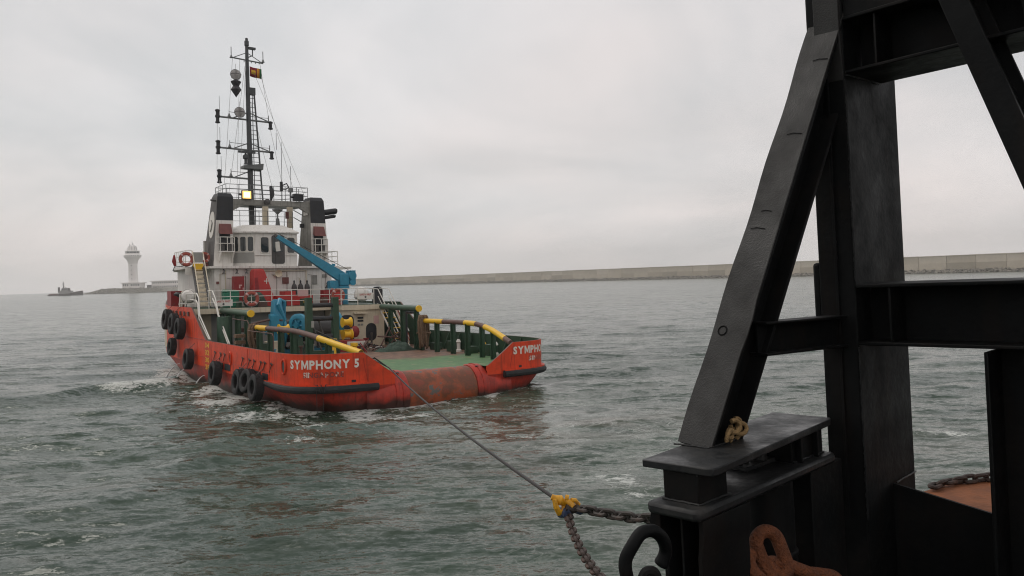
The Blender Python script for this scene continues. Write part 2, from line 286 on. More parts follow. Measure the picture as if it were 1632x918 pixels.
def bevel(o, w=0.006, seg=2):
    b = o.modifiers.new('bevel', 'BEVEL'); b.width = w; b.segments = seg; b.limit_method = 'ANGLE'; b.angle_limit = math.radians(40); return o
def copy_tree(o, parent=None, M=None):
    c = o.copy(); COL.objects.link(c); c.parent = parent
    if M is not None: c.matrix_world = M
    for ch in list(o.children): copy_tree(ch, c)
    return c
def T(x, y, z, rx=0, ry=0, rz=0):
    return Matrix.Translation((x, y, z)) @ Matrix.Rotation(rz, 4, 'Z') @ Matrix.Rotation(ry, 4, 'Y') @ Matrix.Rotation(rx, 4, 'X')
def rrect(w, h, r, n=4):
    p = []
    for cx, cy, a0 in ((w / 2 - r, h / 2 - r, 0), (-w / 2 + r, h / 2 - r, 90), (-w / 2 + r, -h / 2 + r, 180), (w / 2 - r, -h / 2 + r, 270)):
        for i in range(n + 1):
            a = math.radians(a0 + 90 * i / n); p.append((cx + r * math.cos(a), cy + r * math.sin(a)))
    return p
def catmull(P, k):
    P = np.array(P, float); n = len(P); o = []
    for i in range(n - 1):
        a, b, c, d = P[max(i - 1, 0)], P[i], P[i + 1], P[min(i + 2, n - 1)]
        for j in range(k):
            t = j / k; o.append(0.5 * (2 * b + (c - a) * t + (2 * a - 5 * b + 4 * c - d) * t * t + (3 * b - a - 3 * c + d) * t ** 3))
    o.append(P[-1]); return np.array(o)
def text_chars(s, size_bold=.025, gap=.13):
    """list of (verts, faces) per character, laid out on one line, cap height 1"""
    out_, x = [], 0.0
    for ch in s:
        if ch == ' ': x += .42; continue
        if ch == 'M': v = np.array([(0, 0), (.2, 0), (.2, .62), (.42, .1), (.54, .1), (.76, .62), (.76, 0), (.96, 0), (.96, 1), (.72, 1), (.48, .42), (.24, 1), (0, 1)], float); v = np.c_[v, np.zeros(len(v))]; f = [tuple(range(13))]
        else:
            v, f = text_mesh(ch, 1.0, size_bold); v[:, 0] -= v[:, 0].min(); v[:, 1] -= v[:, 1].min(); v /= v[:, 1].max()
        v[:, 0] += x; x = v[:, 0].max() + gap; out_.append((v, f))
    return out_, x - gap
def text_mesh(s, size, bold=0.02, spacing=1.0):
    cu = bpy.data.curves.new('t', 'FONT'); cu.body = s; cu.size = size; cu.offset = bold * size; cu.space_character = spacing; cu.resolution_u = 3
    o = bpy.data.objects.new('t', cu); COL.objects.link(o); bpy.context.view_layer.update()
    me = bpy.data.meshes.new_from_object(o.evaluated_get(bpy.context.evaluated_depsgraph_get()))
    v = np.array([x.co[:] for x in me.vertices]); f = [tuple(p.vertices) for p in me.polygons]
    bpy.data.objects.remove(o); bpy.data.curves.remove(cu); bpy.data.meshes.remove(me); return v, f

# ------------------------------------------------------------------ water: one displaced sheet out to the horizon
def vnoise(x, y, seed):
    xi = np.floor(x).astype(np.int64); yi = np.floor(y).astype(np.int64); fx = x - xi; fy = y - yi
    fx = fx * fx * (3 - 2 * fx); fy = fy * fy * (3 - 2 * fy)
    def h(a, b):
        n = (a * 374761393 + b * 668265263 + seed * 1442695041) & 0x7fffffff
        n = ((n ^ (n >> 13)) * 1274126177) & 0x7fffffff
        return ((n ^ (n >> 16)) & 0xffff) / 65535.0
    return (h(xi, yi) * (1 - fx) + h(xi + 1, yi) * fx) * (1 - fy) + (h(xi, yi + 1) * (1 - fx) + h(xi + 1, yi + 1) * fx) * fy
def fbm(x, y, seed, o=4):
    s = 0; a = 0.5
    for i in range(o): s = s + a * vnoise(x * 2 ** i, y * 2 ** i, seed + i); a *= 0.5
    return s
def on_water(px, py):
    d = FW + RT * ((px - 816) / F_PX) - UP * ((py - 459) / F_PX); t = (WZ - HC) / d.z; p = Vector((0, 0, HC)) + d * t; return p.x, p.y
# hull plan curves (tug frame): port half, stern to bow
KN = catmull([(-2.3, -1.35), (-3.4, -1.38), (-4.6, -1.25), (-5.5, -0.95), (-6.1, -0.35), (-6.4, 0.8), (-6.5, 3), (-6.5, 7), (-6.5, 11.5), (-6.5, 15.5), (-6.4, 19), (-6.15, 22.5), (-5.5, 26.5), (-4.2, 30.5), (-2.3, 34), (0, 36.2)], 14)
WL = catmull([(-2.3, -1.3), (-3.2, -1.25), (-4.2, -1.05), (-4.95, -0.6), (-5.45, 0.2), (-5.75, 1.5), (-6.0, 3.4), (-6.2, 7), (-6.3, 11.5), (-6.3, 15.5), (-6.1, 19), (-5.6, 22), (-4.8, 25.5), (-3.4, 29.5), (-1.8, 32.5), (0, 34.2)], 14)
BT = WL * np.array([0.8, 1.0]) + np.array([0, 1.2]) * (WL[:, 1:2] < 3)

def build_water():
    rows = [9.0]
    while rows[-1] < 3900:
        d = rows[-1]; rows.append(d + min(d * d / 6800, 0.022 * d))
    r = np.array(rows)
    dense = np.linspace(-50, 50, 760); rest = np.linspace(50, 310, 66)[1:-1]
    ang = np.radians(np.concatenate([dense, rest])); na, nr = len(ang), len(r)
    A, Rr = np.meshgrid(ang, r); X = Rr * np.sin(A); Y = Rr * np.cos(A)
    sp = np.gradient(r)[:, None] * np.ones_like(A)
    wide = np.abs(np.degrees(A)) > 50
    sp = np.where(wide, Rr * 0.09, sp)
    Z = np.zeros_like(X); DX = np.zeros_like(X); DY = np.zeros_like(X)
    # prop wash behind the stern: confused, flatter water
    st = MB_TUG @ Vector((0, -1.5, 0)); dv = -_fv
    al = (X - st.x) * dv.x + (Y - st.y) * dv.y; ac = (X - st.x) * dv.y - (Y - st.y) * dv.x
    wash = np.exp(-(ac / (5 + 0.25 * np.maximum(al, 0))) ** 2) * (1 / (1 + np.exp(np.clip(-al / 1.5, -50, 50)))) * np.exp(-np.maximum(al, 0) / 34)
    gust = 0.78 + 0.42 * fbm(X / 17, Y / 26, 3, 3)
    amp = gust * (1 - 0.5 * wash) * np.clip(0.62 + (Rr - 13) / 32, 0.62, 1)
    lam = np.exp(np.linspace(np.log(0.42), np.log(10.5), 84))
    for i, l in enumerate(lam):
        k = 2 * PI / l; a = 0.0255 * l / (2 * PI) * (1.0 if l < 4 else 0.6)
        t = math.radians(-78) + rng.normal() * (0.50 if l < 2 else 0.30)
        ph = rng.uniform(0, 2 * PI); kx, ky = math.cos(t), math.sin(t)
        fade = np.clip((l / (sp * 2.2)) - 1, 0, 1)
        arg = k * (kx * X + ky * Y) + ph; w_ = a * fade
        Z += w_ * np.cos(arg); DX -= w_ * kx * np.sin(arg) * 0.6; DY -= w_ * ky * np.sin(arg) * 0.6
    Z *= amp; DX *= amp; DY *= amp
    # eddies in the wash
    wx = X + 1.6 * fbm(X / 3, Y / 3, 21, 3); wy = Y + 1.6 * fbm(X / 3 + 9, Y / 3, 25, 3)
    fd = np.clip(0.9 / sp - 0.6, 0, 1)
    Z += wash * fd * (0.30 * (np.abs(fbm(wx / 2.2, wy / 2.2, 31, 4) - 0.47)) - 0.03)
    # bow and side wave crests leaving the tug's port side
    def ridge(pts, h, wd):
        P = [on_water(*p) for p in pts]; D = np.full_like(X, 1e9); S = np.zeros_like(X)
        for j in range(len(P) - 1):
            ax, ay = P[j]; bx, by = P[j + 1]; ll_ = (bx - ax) ** 2 + (by - ay) ** 2
            t = np.clip(((X - ax) * (bx - ax) + (Y - ay) * (by - ay)) / ll_, 0, 1)
            d = np.hypot(X - ax - t * (bx - ax), Y - ay - t * (by - ay)); S = np.where(d < D, (j + t) / (len(P) - 1), S); D = np.minimum(D, d)
        n_ = fbm(X / 1.3, Y / 1.3, 40, 3)
        return h * np.exp(-(D / (wd * (0.7 + 0.6 * n_))) ** 2), D, S
    r1, D1, S1 = ridge([(300, 598), (262, 617), (205, 622), (150, 624), (95, 634), (30, 641), (-60, 648)], 0.30, 0.75)
    r2, D2, S2 = ridge([(430, 640), (380, 690), (300, 742), (180, 780)], 0.12, 1.1)
    Z += r1 + r2
    # foam amount
    foam = np.zeros_like(X)
    Mi = MB_TUG.inverted(); Q = np.stack([X, Y, np.zeros_like(X)], -1)
    uu = X * Mi[0][0] + Y * Mi[0][1] + Mi[0][3]; vv = X * Mi[1][0] + Y * Mi[1][1] + Mi[1][3]
    hw = np.interp(vv, WL[:, 1][10:], -WL[:, 0][10:], left=0, right=0)
    near = (vv > -9) & (vv < 40) & (np.abs(uu) < 13)
    dh = np.where(vv > -0.3, np.abs(uu) - hw, np.hypot(np.maximum(np.abs(uu) - 4.6, 0), np.maximum(-1.45 - vv, 0)))
    foam += near * 0.70 * np.exp(-np.maximum(dh, 0) / 0.45) * (0.35 + 0.9 * fbm(X / 1.5, Y / 1.5, 50, 3))
    foam += near * (uu < 0) * (vv > -4) * 1.25 * np.exp(-np.maximum(dh, 0) / 3.0) * np.clip(fbm(X / 1.2, Y / 1.2, 52, 4) * 3.2 - 1.05, 0, 1)
    foam += (np.exp(-(D1 / 0.6) ** 2) * np.exp(-((S1 - 0.30) / 0.17) ** 2)) * 0.95
    foam += wash * np.clip(fbm(wx / 1.3, wy / 1.3, 60, 4) * 4.4 - 2.2, 0, 1) * 0.75
    for px, py, ln, wd, am in ((1000, 768, .5, .30, 1.0), (1015, 790, .45, .12, .7), (845, 695, 1.2, .16, .8), (790, 690, .5, .14, .6), (905, 700, .4, .25, .5), (480, 702, 1.0, .25, .8), (500, 690, .8, .2, .7), (690, 632, .5, .25, .9), (785, 632, .35, .35, 1.0),
                               (640, 645, 1.3, .25, .8), (965, 610, 1.0, .22, .7), (1080, 622, .8, .2, .6), (1095, 660, .7, .15, .6), (1500, 690, .7, .2, .8), (1530, 692, .5, .2, .7), (870, 668, .6, .2, .4), (920, 640, .7, .2, .5), (610, 690, .6, .2, .4), (770, 655, .7, .2, .6), (560, 665, 1.2, .2, .5),
                               (875, 845, .3, .1, .5), (420, 665, 1.6, .5, .55), (350, 640, 1.4, .5, .6), (950, 760, .4, .08, .5), (380, 625, 1.5, .3, .6), (210, 622, 1.6, .5, .5), (700, 600, .1, .1, .1)):
        x0, y0 = on_water(px, py); c_, s_ = math.cos(0.15), math.sin(0.15)
        ex = (X - x0) * c_ + (Y - y0) * s_; ey = -(X - x0) * s_ + (Y - y0) * c_
        wob = (fbm(X * 2.2, Y * 2.2, 71, 3) - 0.45) * wd * 3
        foam += .9 * am * np.exp(-(ex / ln) ** 2 - ((ey + wob) / (wd * 2.0)) ** 2)
    crest = np.clip((Z - 0.21) / 0.1, 0, 1) * (gust > 1.02) * (Rr > 25) * (Rr < 160) * np.clip(fbm(X / 3, Y / 3, 77, 2) * 4 - 2.2, 0, 1)
    foam += crest * 0.5
    co = np.stack([X + DX, Y + DY, Z + WZ], -1).reshape(-1, 3)
    co = np.concatenate([co, [[0, 0, WZ]]]); foam = np.concatenate([np.clip(foam, 0, 1).ravel(), [0]])
    washv = np.concatenate([np.clip(wash, 0, 1).ravel(), [0]])
    idx = np.arange(nr * na).reshape(nr, na); nxt = np.roll(idx, -1, axis=1)
    quads = np.stack([idx[:-1], nxt[:-1], nxt[1:], idx[1:]], -1).reshape(-1, 4)[:, ::-1]
    tris = np.stack([np.full(na, nr * na), nxt[0], idx[0]], -1)[:, ::-1]
    me = bpy.data.meshes.new('water'); nv = len(co); nq, ntri = len(quads), len(tris)
    me.vertices.add(nv); me.vertices.foreach_set('co', co.astype(np.float32).ravel())
    me.loops.add(nq * 4 + ntri * 3); me.loops.foreach_set('vertex_index', np.concatenate([quads.ravel(), tris.ravel()]).astype(np.int32))
    me.polygons.add(nq + ntri); me.polygons.foreach_set('loop_start', np.concatenate([np.arange(nq) * 4, nq * 4 + np.arange(ntri) * 3]).astype(np.int32))
    me.polygons.foreach_set('use_smooth', np.ones(nq + ntri, bool)); me.update(calc_edges=True); me.validate()
    for nm, arr in (('foam', foam), ('wash', washv)):
        at = me.attributes.new(nm, 'FLOAT', 'POINT'); at.data.foreach_set('value', arr.astype(np.float32))
    M = bpy.data.materials.new('sea_water'); M.use_nodes = True; t = M.node_tree; b = t.nodes['Principled BSDF']; nn = t.nodes.new; ll = t.links.new
    b.inputs['IOR'].default_value = 1.333; b.inputs['Specular IOR Level'].default_value = 0.5
    g = nn('ShaderNodeNewGeometry')
    def noise(scale, detail, mapscale=(1, 1, 1), rough=.6, dist=0):
        mp = nn('ShaderNodeMapping'); mp.inputs['Scale'].default_value = mapscale; mp.inputs['Rotation'].default_value = (0, 0, 0.12); ll(g.outputs['Position'], mp.inputs['Vector'])
        n = nn('ShaderNodeTexNoise'); n.inputs['Scale'].default_value = scale; n.inputs['Detail'].default_value = detail; n.inputs['Roughness'].default_value = rough; n.inputs['Distortion'].default_value = dist
        ll(mp.outputs[0], n.inputs['Vector']); return n
    nA = noise(1.3, 4, (0.42, 1.4, 1), .58, .3); nB = noise(7.0, 3, (0.55, 1.3, 1), .55, .2)
    ad = nn('ShaderNodeMath'); ad.operation = 'MULTIPLY_ADD'; ad.inputs[1].default_value = 0.22; ll(nB.outputs['Fac'], ad.inputs[0]); ll(nA.outputs['Fac'], ad.inputs[2])
    # ripple slopes added straight to the normal, so that far water keeps its chop
    def vm(op, a, b_): q = nn('ShaderNodeVectorMath'); q.operation = op; (ll(a, q.inputs[0]) if not isinstance(a, tuple) else setattr(q.inputs[0], 'default_value', a)); (ll(b_, q.inputs[1]) if not isinstance(b_, tuple) else setattr(q.inputs[1], 'default_value', b_)); return q.outputs[0]
    nL = noise(0.32, 3, (0.4, 1.3, 1), .5, .4)
    def slope(n_, k): return vm('MULTIPLY', vm('SUBTRACT', n_.outputs['Color'], (.5, .5, .5)), (k * .75, k, 0))
    # boils of smooth water where the propellers push up flat patches
    aw0 = nn('ShaderNodeAttribute'); aw0.attribute_name = 'wash'; nS = noise(0.22, 3, (0.7, 1.0, 1), .5, 1.0); rS = nn('ShaderNodeMapRange'); rS.inputs['From Min'].default_value = .40; rS.inputs['From Max'].default_value = .56; rS.inputs['To Max'].default_value = .72; ll(nS.outputs['Fac'], rS.inputs['Value'])
    fS = nn('ShaderNodeMath'); fS.operation = 'MULTIPLY'; fS.use_clamp = True; ll(aw0.outputs['Fac'], fS.inputs[0]); ll(rS.outputs[0], fS.inputs[1]); iS = nn('ShaderNodeMath'); iS.operation = 'SUBTRACT'; iS.inputs[0].default_value = 1; ll(fS.outputs[0], iS.inputs[1])
    nP = noise(0.07, 3, (0.6, 1.3, 1), .55, .5); rP = nn('ShaderNodeMapRange'); rP.inputs['From Min'].default_value = .36; rP.inputs['From Max'].default_value = .64; rP.inputs['To Min'].default_value = .72; rP.inputs['To Max'].default_value = 1.22; ll(nP.outputs['Fac'], rP.inputs['Value']); i2 = nn('ShaderNodeMath'); i2.operation = 'MULTIPLY'; ll(iS.outputs[0], i2.inputs[0]); ll(rP.outputs[0], i2.inputs[1]); iS = i2
    def calm(v): q = nn('ShaderNodeVectorMath'); q.operation = 'SCALE'; ll(v, q.inputs[0]); ll(iS.outputs[0], q.inputs['Scale']); return q.outputs[0]
    nrm_ = vm('NORMALIZE', vm('ADD', vm('ADD', g.outputs['Normal'], slope(nL, .46)), calm(vm('ADD', slope(nA, 1.3), vm('ADD', slope(nB, 1.0), slope(noise(24.0, 2, (0.6, 1.2, 1), .5), .45))))), (0, 0, 0))
    # body colour: silty green, browner where the propellers stir the bottom
    nC = noise(0.10, 4, (0.7, 1.0, 1)); cr_ = nn('ShaderNodeValToRGB'); cr_.color_ramp.elements[0].position = .35; cr_.color_ramp.elements[1].position = .65
    cr_.color_ramp.elements[0].color = (0.020, 0.040, 0.026, 1); cr_.color_ramp.elements[1].color = (0.036, 0.060, 0.039, 1); ll(nC.outputs['Fac'], cr_.inputs['Fac'])
    aw = nn('ShaderNodeAttribute'); aw.attribute_name = 'wash'; nD = noise(0.22, 5, (0.5, 1.1, 1), .6, .8); rD = nn('ShaderNodeMapRange'); rD.inputs['From Min'].default_value = .48; rD.inputs['From Max'].default_value = .66; ll(nD.outputs['Fac'], rD.inputs['Value'])
    mw = nn('ShaderNodeMath'); mw.operation = 'MULTIPLY'; ll(aw.outputs['Fac'], mw.inputs[0]); ll(rD.outputs[0], mw.inputs[1])
    nW = noise(0.16, 5, (0.6, 1.0, 1), .6, 1.2); rW = nn('ShaderNodeMapRange'); rW.inputs['From Min'].default_value = .42; rW.inputs['From Max'].default_value = .60; ll(nW.outputs['Fac'], rW.inputs['Value']); wW = nn('ShaderNodeMath'); wW.operation = 'MULTIPLY'; ll(aw.outputs['Fac'], wW.inputs[0]); ll(rW.outputs[0], wW.inputs[1])
    mM = nn('ShaderNodeMix'); mM.data_type = 'RGBA'; ll(wW.outputs[0], mM.inputs[0]); ll(cr_.outputs['Color'], mM.inputs[6]); mM.inputs[7].default_value = (0.075, 0.105, 0.076, 1)      # aerated pale green water
    m1 = nn('ShaderNodeMix'); m1.data_type = 'RGBA'; ll(mw.outputs[0], m1.inputs[0]); ll(mM.outputs[2], m1.inputs[6]); m1.inputs[7].default_value = (0.062, 0.056, 0.034, 1)
    af = nn('ShaderNodeAttribute'); af.attribute_name = 'foam'; nF = noise(5.0, 7, (0.8, 1.2, 1), .7, .6)
    rn = nn('ShaderNodeMapRange'); rn.inputs['From Min'].default_value = 0.36; rn.inputs['From Max'].default_value = 0.66; ll(nF.outputs['Fac'], rn.inputs['Value'])
    th_ = nn('ShaderNodeMath'); th_.operation = 'MULTIPLY_ADD'; th_.inputs[1].default_value = 1.02; ll(rn.outputs[0], th_.inputs[0]); ll(af.outputs['Fac'], th_.inputs[2])
    rf = nn('ShaderNodeMapRange'); rf.inputs['From Min'].default_value = 1.04; rf.inputs['From Max'].default_value = 1.50; rf.inputs['To Max'].default_value = 0.9; rf.interpolation_type = 'SMOOTHSTEP'; ll(th_.outputs[0], rf.inputs['Value'])
    # thin lacing of old foam in the wash
    nG = noise(1.5, 5, (0.55, 1.2, 1), .6, 1.2); sb = nn('ShaderNodeMath'); sb.operation = 'SUBTRACT'; sb.inputs[1].default_value = .5; ll(nG.outputs['Fac'], sb.inputs[0]); ab = nn('ShaderNodeMath'); ab.operation = 'ABSOLUTE'; ll(sb.outputs[0], ab.inputs[0])
    rg = nn('ShaderNodeMapRange'); rg.inputs['From Min'].default_value = 0.0; rg.inputs['From Max'].default_value = 0.034; rg.inputs['To Min'].default_value = 1; rg.inputs['To Max'].default_value = 0; ll(ab.outputs[0], rg.inputs['Value'])
    nH = noise(0.8, 3, (0.7, 1, 1)); rh = nn('ShaderNodeMapRange'); rh.inputs['From Min'].default_value = .46; rh.inputs['From Max'].default_value = .60; ll(nH.outputs['Fac'], rh.inputs['Value'])
    l1 = nn('ShaderNodeMath'); l1.operation = 'MULTIPLY'; ll(rg.outputs[0], l1.inputs[0]); ll(rh.outputs[0], l1.inputs[1])
    l2 = nn('ShaderNodeMath'); l2.operation = 'MULTIPLY'; ll(l1.outputs[0], l2.inputs[0]); ll(aw.outputs['Fac'], l2.inputs[1])
    l3 = nn('ShaderNodeMath'); l3.operation = 'MULTIPLY_ADD'; l3.inputs[1].default_value = .75; l3.use_clamp = True; ll(l2.outputs[0], l3.inputs[0]); ll(rf.outputs[0], l3.inputs[2]); rf = l3
    m2 = nn('ShaderNodeMix'); m2.data_type = 'RGBA'; ll(rf.outputs[0], m2.inputs[0]); ll(m1.outputs[2], m2.inputs[6]); m2.inputs[7].default_value = (0.52, 0.54, 0.51, 1)
    ll(m2.outputs[2], b.inputs['Base Color'])
    rr = nn('ShaderNodeMapRange'); rr.inputs['To Min'].default_value = 0.14; rr.inputs['To Max'].default_value = 0.6; ll(rf.outputs[0], rr.inputs['Value']); ll(rr.outputs[0], b.inputs['Roughness'])
    ll(nrm_, b.inputs['Normal']); me.materials.append(M)
    tag(link('water', me), 'grey-green choppy harbour water with scattered foam', 'water', kind='structure')
build_water()

# ------------------------------------------------------------------ breakwater
def rock_mesh(name, seed, n=9):
    rs = random.Random(seed); bm = bmesh.new(); bmesh.ops.create_icosphere(bm, subdivisions=1, radius=1)
    for v in bm.verts: v.co *= rs.uniform(0.7, 1.15)
    me = bpy.data.meshes.new(name); bm.to_mesh(me); bm.free(); me.materials.append(MATS['rock']); return me
def build_breakwater():
    P0, P1 = Vector((-420, 1670, 0)), Vector((470, 398, 0)); dr = (P1 - P0); Lh = dr.length; dr.normalize(); nrm = Vector((dr.y, -dr.x, 0))
    if nrm.y > 0: nrm = -nrm
    Mw = frame(P0 + Vector((0, 0, WZ)), dr, -nrm, Vector((0, 0, 1)))       # x along, y away from camera
    root = thing('breakwater', 'long straight tan concrete breakwater with rubble at its foot along the far side', 'breakwater', Mw)
    seg = 21.0; n = int(Lh / seg)
    gps = [G().box(0.12, seg - 0.12, 0, 9, -2, 7.6).mesh('wall_panel', k) for k in ('concrete', 'concrete_b', 'concrete_c')]; gus = [G().box(0.12, seg - 0.12, 0.5, 4, 7.6, 12.6).box(0.1, seg - 0.1, 0.2, 4.3, 12.6, 13.2).mesh('parapet_panel', k) for k in ('concrete_up', 'concrete_up_b', 'concrete_c')]
    for i in range(n):
        link('wall_panel', gps[int(rng.integers(3))], root, T(i * seg, rng.uniform(-.15, .15), rng.uniform(-.12, .12)))
        link('parapet_panel', gus[int(rng.integers(3))], root, T(i * seg, rng.uniform(-.15, .15), rng.uniform(-.08, .08)))
    # rubble: joined boulders
    g = G(); rs = random.Random(3); bases = []
    for k in range(6):
        me = rock_mesh('r', k); bases.append(([tuple(v.co) for v in me.vertices], [tuple(p.vertices) for p in me.polygons])); bpy.data.meshes.remove(me)
    for i in range(int(Lh / 1.25)):
        for j in range(2):
            x = i * 1.25 + rs.uniform(-.8, .8); y = -0.6 - j * 2.3 + rs.uniform(-.8, .8); s = rs.uniform(.9, 1.9); z = 2.0 + y * 0.55 + rs.uniform(-.5, .6)
            vs, fs = bases[rs.randrange(6)]; a = rs.uniform(0, 6.28); ca, sa = math.cos(a), math.sin(a)
            g.add([(x + s * (p[0] * ca - p[1] * sa), y + s * (p[0] * sa + p[1] * ca), z + s * .8 * p[2]) for p in vs], fs)
    tag(g.obj('rubble_armour', 'rock', root, smooth=0), kind='stuff')
    # jibs of cranes working behind the wall
    for x, y, hgt, s, lab in ((1235, 30, 15, 1.0, 'small dark lattice crane jib leaning above the breakwater beyond the steel frame'), (1185, 40, 14.2, .45, 'tiny faint crane jib just left of the larger one above the breakwater')):
        t = thing('jib_crane', lab, 'crane', Mw @ T(x, y, 7.0), 'cranes behind the breakwater')
        g = G(); g.box(-1.5, 1.5, -1.5, 1.5, -9, 4); g.box(-2.4, 2.4, -2, 2, 4, 6); g.obj('crane_cab', 'far_ship', t)
        g = G(); A, B = Vector((0, 0, 5)), Vector((9 * s, 0, 8 + 7 * s))
        for o in (-.35, .35): g.tube([A + Vector((0, 0, o)), B + Vector((0, 0, o * .4))], .14, 4)
        for q in range(8): p = A.lerp(B, q / 8); w = A.lerp(B, (q + 1) / 8); g.tube([p + Vector((0, 0, -.35)), w + Vector((0, 0, .35))], .08, 4)
        g.obj('jib', 'far_ship', t)
build_breakwater()

# ------------------------------------------------------------------ control tower on its headland
def at_px(px, d, z=WZ):          # ground point seen under pixel column px at distance d
    y = 444.1 - 0.029 * (px - 816) + (HC - z) * F_PX / d; v = FW + RT * ((px - 816) / F_PX) - UP * ((y - 459) / F_PX); t = (z - HC) / v.z if abs(v.z) > 1e-9 else d
    p = Vector((0, 0, HC)) + v * t; return Vector((p.x, p.y, z))
DT = 1250.0; S_ = DT / F_PX                       # metres per photo pixel at the tower
def build_headland():
    c = at_px(207, DT); Mh = frame(c, Vector((1, 0, 0)), Vector((0, 1, 0)), Vector((0, 0, 1)))
    # rocky mound
    g = G(); n = 90; rings = []
    for z, gx0, gx1, dep in ((-1.5, -66, 175, 40), (2.2, -62, 175, 36), (5.5, -52, 175, 28), (7.4, -44, 175, 22), (7.6, -30, 175, 10)):
        rr = []
        for i in range(n):
            a = 2 * PI * i / n; cx = (gx0 + gx1) / 2; hx = (gx1 - gx0) / 2; q = 0.55
            x = cx + hx * math.copysign(abs(math.cos(a)) ** q, math.cos(a)) + rng.normal() * 1.3; y = 20 + dep * math.copysign(abs(math.sin(a)) ** q, math.sin(a)) + rng.normal() * 1.3
            rr.append((x, y, z + rng.normal() * .35))
        rings.append(rr)
    g.loft(rings, capb=True); hl = g.obj('headland', 'rock', None, Mh, smooth=0); tag(hl, 'low rocky headland under the white control tower', 'headland', kind='structure')
    g = G(); rs = random.Random(5); bases = []
    for k in range(5):
        me = rock_mesh('r', 20 + k); bases.append(([tuple(v.co) for v in me.vertices], [tuple(p.vertices) for p in me.polygons])); bpy.data.meshes.remove(me)
    for i in range(700):
        x = rs.uniform(-64, 80); f = rs.random(); y = -19 + f * 16 + rs.uniform(-1, 1); z = f * 7.2; s = rs.uniform(.8, 1.9); z *= min(1, max(0, (x + 66) / 25))
        if x > 55: z *= .5
        vs, fs = bases[rs.randrange(5)]; a = rs.uniform(0, 6.28); ca, sa = math.cos(a), math.sin(a)
        g.add([(x + s * (p[0] * ca - p[1] * sa), y + s * (p[0] * sa + p[1] * ca), z + s * p[2]) for p in vs], fs)
    tag(g.obj('boulders', 'rock', hl, smooth=0), kind='stuff')
    # tower: widths in photo pixels -> metres
    t = thing('control_tower', 'tall white round harbour control tower with flared glazed head and small dome', 'tower', frame(c + Vector((-.5, 14, 8.0)), Vector((1, 0, 0)), Vector((0, 1, 0)), Vector((0, 0, 1))))
    s = S_; z0 = 0
    g = G(); pr = [(7.3, 8), (7.0, 20), (6.8, 38)]; g.lathe([(a * s, (b) * s) for a, b in pr], n=24); sh = g.obj('shaft', 'tower_white', t)
    for k in (14, 21, 28, 35):
        g = G(); g.box(0.2 * s, 1.6 * s, -7.6 * s, -5.8 * s, k * s, (k + 1.1) * s); g.obj('window', 'tower_glass', sh)
    g = G(); g.lathe([(6.8 * s, 38 * s), (8.2 * s, 44 * s), (12.0 * s, 49 * s), (12.8 * s, 50 * s), (12.8 * s, 52.5 * s), (11.3 * s, 53.5 * s), (10.2 * s, 55 * s), (10.2 * s, 55.4 * s)], n=28); hd = g.obj('flared_head', 'tower_white', t)
    for k in range(28):
        a = 2 * PI * (k + .5) / 28; g = G(); g.box(-.5 * s, .5 * s, -.4 * s, .4 * s, 0, 1.3 * s); g.obj('window', 'tower_glass', hd, T(12.6 * s * math.cos(a), 12.6 * s * math.sin(a), 50.6 * s, 0, 0, a + PI / 2))
    g = G(); g.lathe([(10.0 * s, 55.4 * s), (10.4 * s, 58.3 * s)], n=24); cabn = g.obj('control_room_glazing', 'tower_glass', t)
    for k in range(12):
        a = 2 * PI * k / 12; g = G(); g.box(-.18 * s, .18 * s, -.2 * s, .2 * s, 55.4 * s, 58.3 * s); g.obj('mullion', 'tower_white', cabn, T(10.3 * s * math.cos(a), 10.3 * s * math.sin(a), 0, 0, 0, a + PI / 2))
    g = G(); g.lathe([(11.0 * s, 58.3 * s), (11.2 * s, 59.6 * s), (7.2 * s, 60.2 * s)], n=28); g.obj('roof_slab', 'tower_white', t)
    g = G(); g.lathe([(7.0 * s, 60.0 * s), (6.7 * s, 63.6 * s), (5.6 * s, 66.4 * s), (3.4 * s, 68.0 * s), (0, 68.6 * s)], n=24); dm = g.obj('dome', 'tower_white', t)
    for k in range(10):
        a = 2 * PI * k / 10; g = G(); g.tube([(7.1 * s * math.cos(a), 7.1 * s * math.sin(a), 60 * s), (6.8 * s * math.cos(a), 6.8 * s * math.sin(a), 63.6 * s), (5.7 * s * math.cos(a), 5.7 * s * math.sin(a), 66.5 * s), (3.4 * s * math.cos(a), 3.4 * s * math.sin(a), 68.1 * s)], .3 * s, 5); g.obj('rib', 'far_ship_white', dm)
    g = G(); g.tube([(0, 0, 69 * s), (0, 0, 76 * s)], .28 * s, 5); g.tube([(-4 * s, 0, 66 * s), (-4 * s, 0, 71 * s)], .5 * s, 5); g.tube([(1.2 * s, 0, 68 * s), (1.2 * s, 0, 72.5 * s)], .5 * s, 5); g.obj('antenna', 'far_ship_white', t)
    # pavilion round the foot
    g = G(); g.box(-14 * s, 14.5 * s, -9 * s, 9 * s, -3 * s, 7.2 * s); pv = g.obj('pavilion', 'tower_white', t)
    g = G(); g.box(-16 * s, 16.5 * s, -11 * s, 11 * s, 7.2 * s, 8.6 * s); g.obj('pavilion_roof', 'tower_white', t)
    for k in range(9):
        if k in (3,): continue
        g = G(); x = (-12.2 + k * 3.0) * s; g.box(x, x + 1.6 * s, -9.15 * s, -8.5 * s, 3.0 * s, 5.9 * s); g.obj('window', 'tower_glass', pv)
    # long two-storey building
    bx = 24 * s; c2 = c + Vector((bx, 24, 5.2)); b = thing('long_building', 'long low white two-storey building with rows of small windows behind the tug', 'building', frame(c2, Vector((1, 0, 0)), Vector((0, 1, 0)), Vector((0, 0, 1))))
    Lb = 112 * s; g = G(); g.box(0, Lb, 0, 14, -4, 12.2 * s); wl = g.obj('wall', 'tower_white', b)
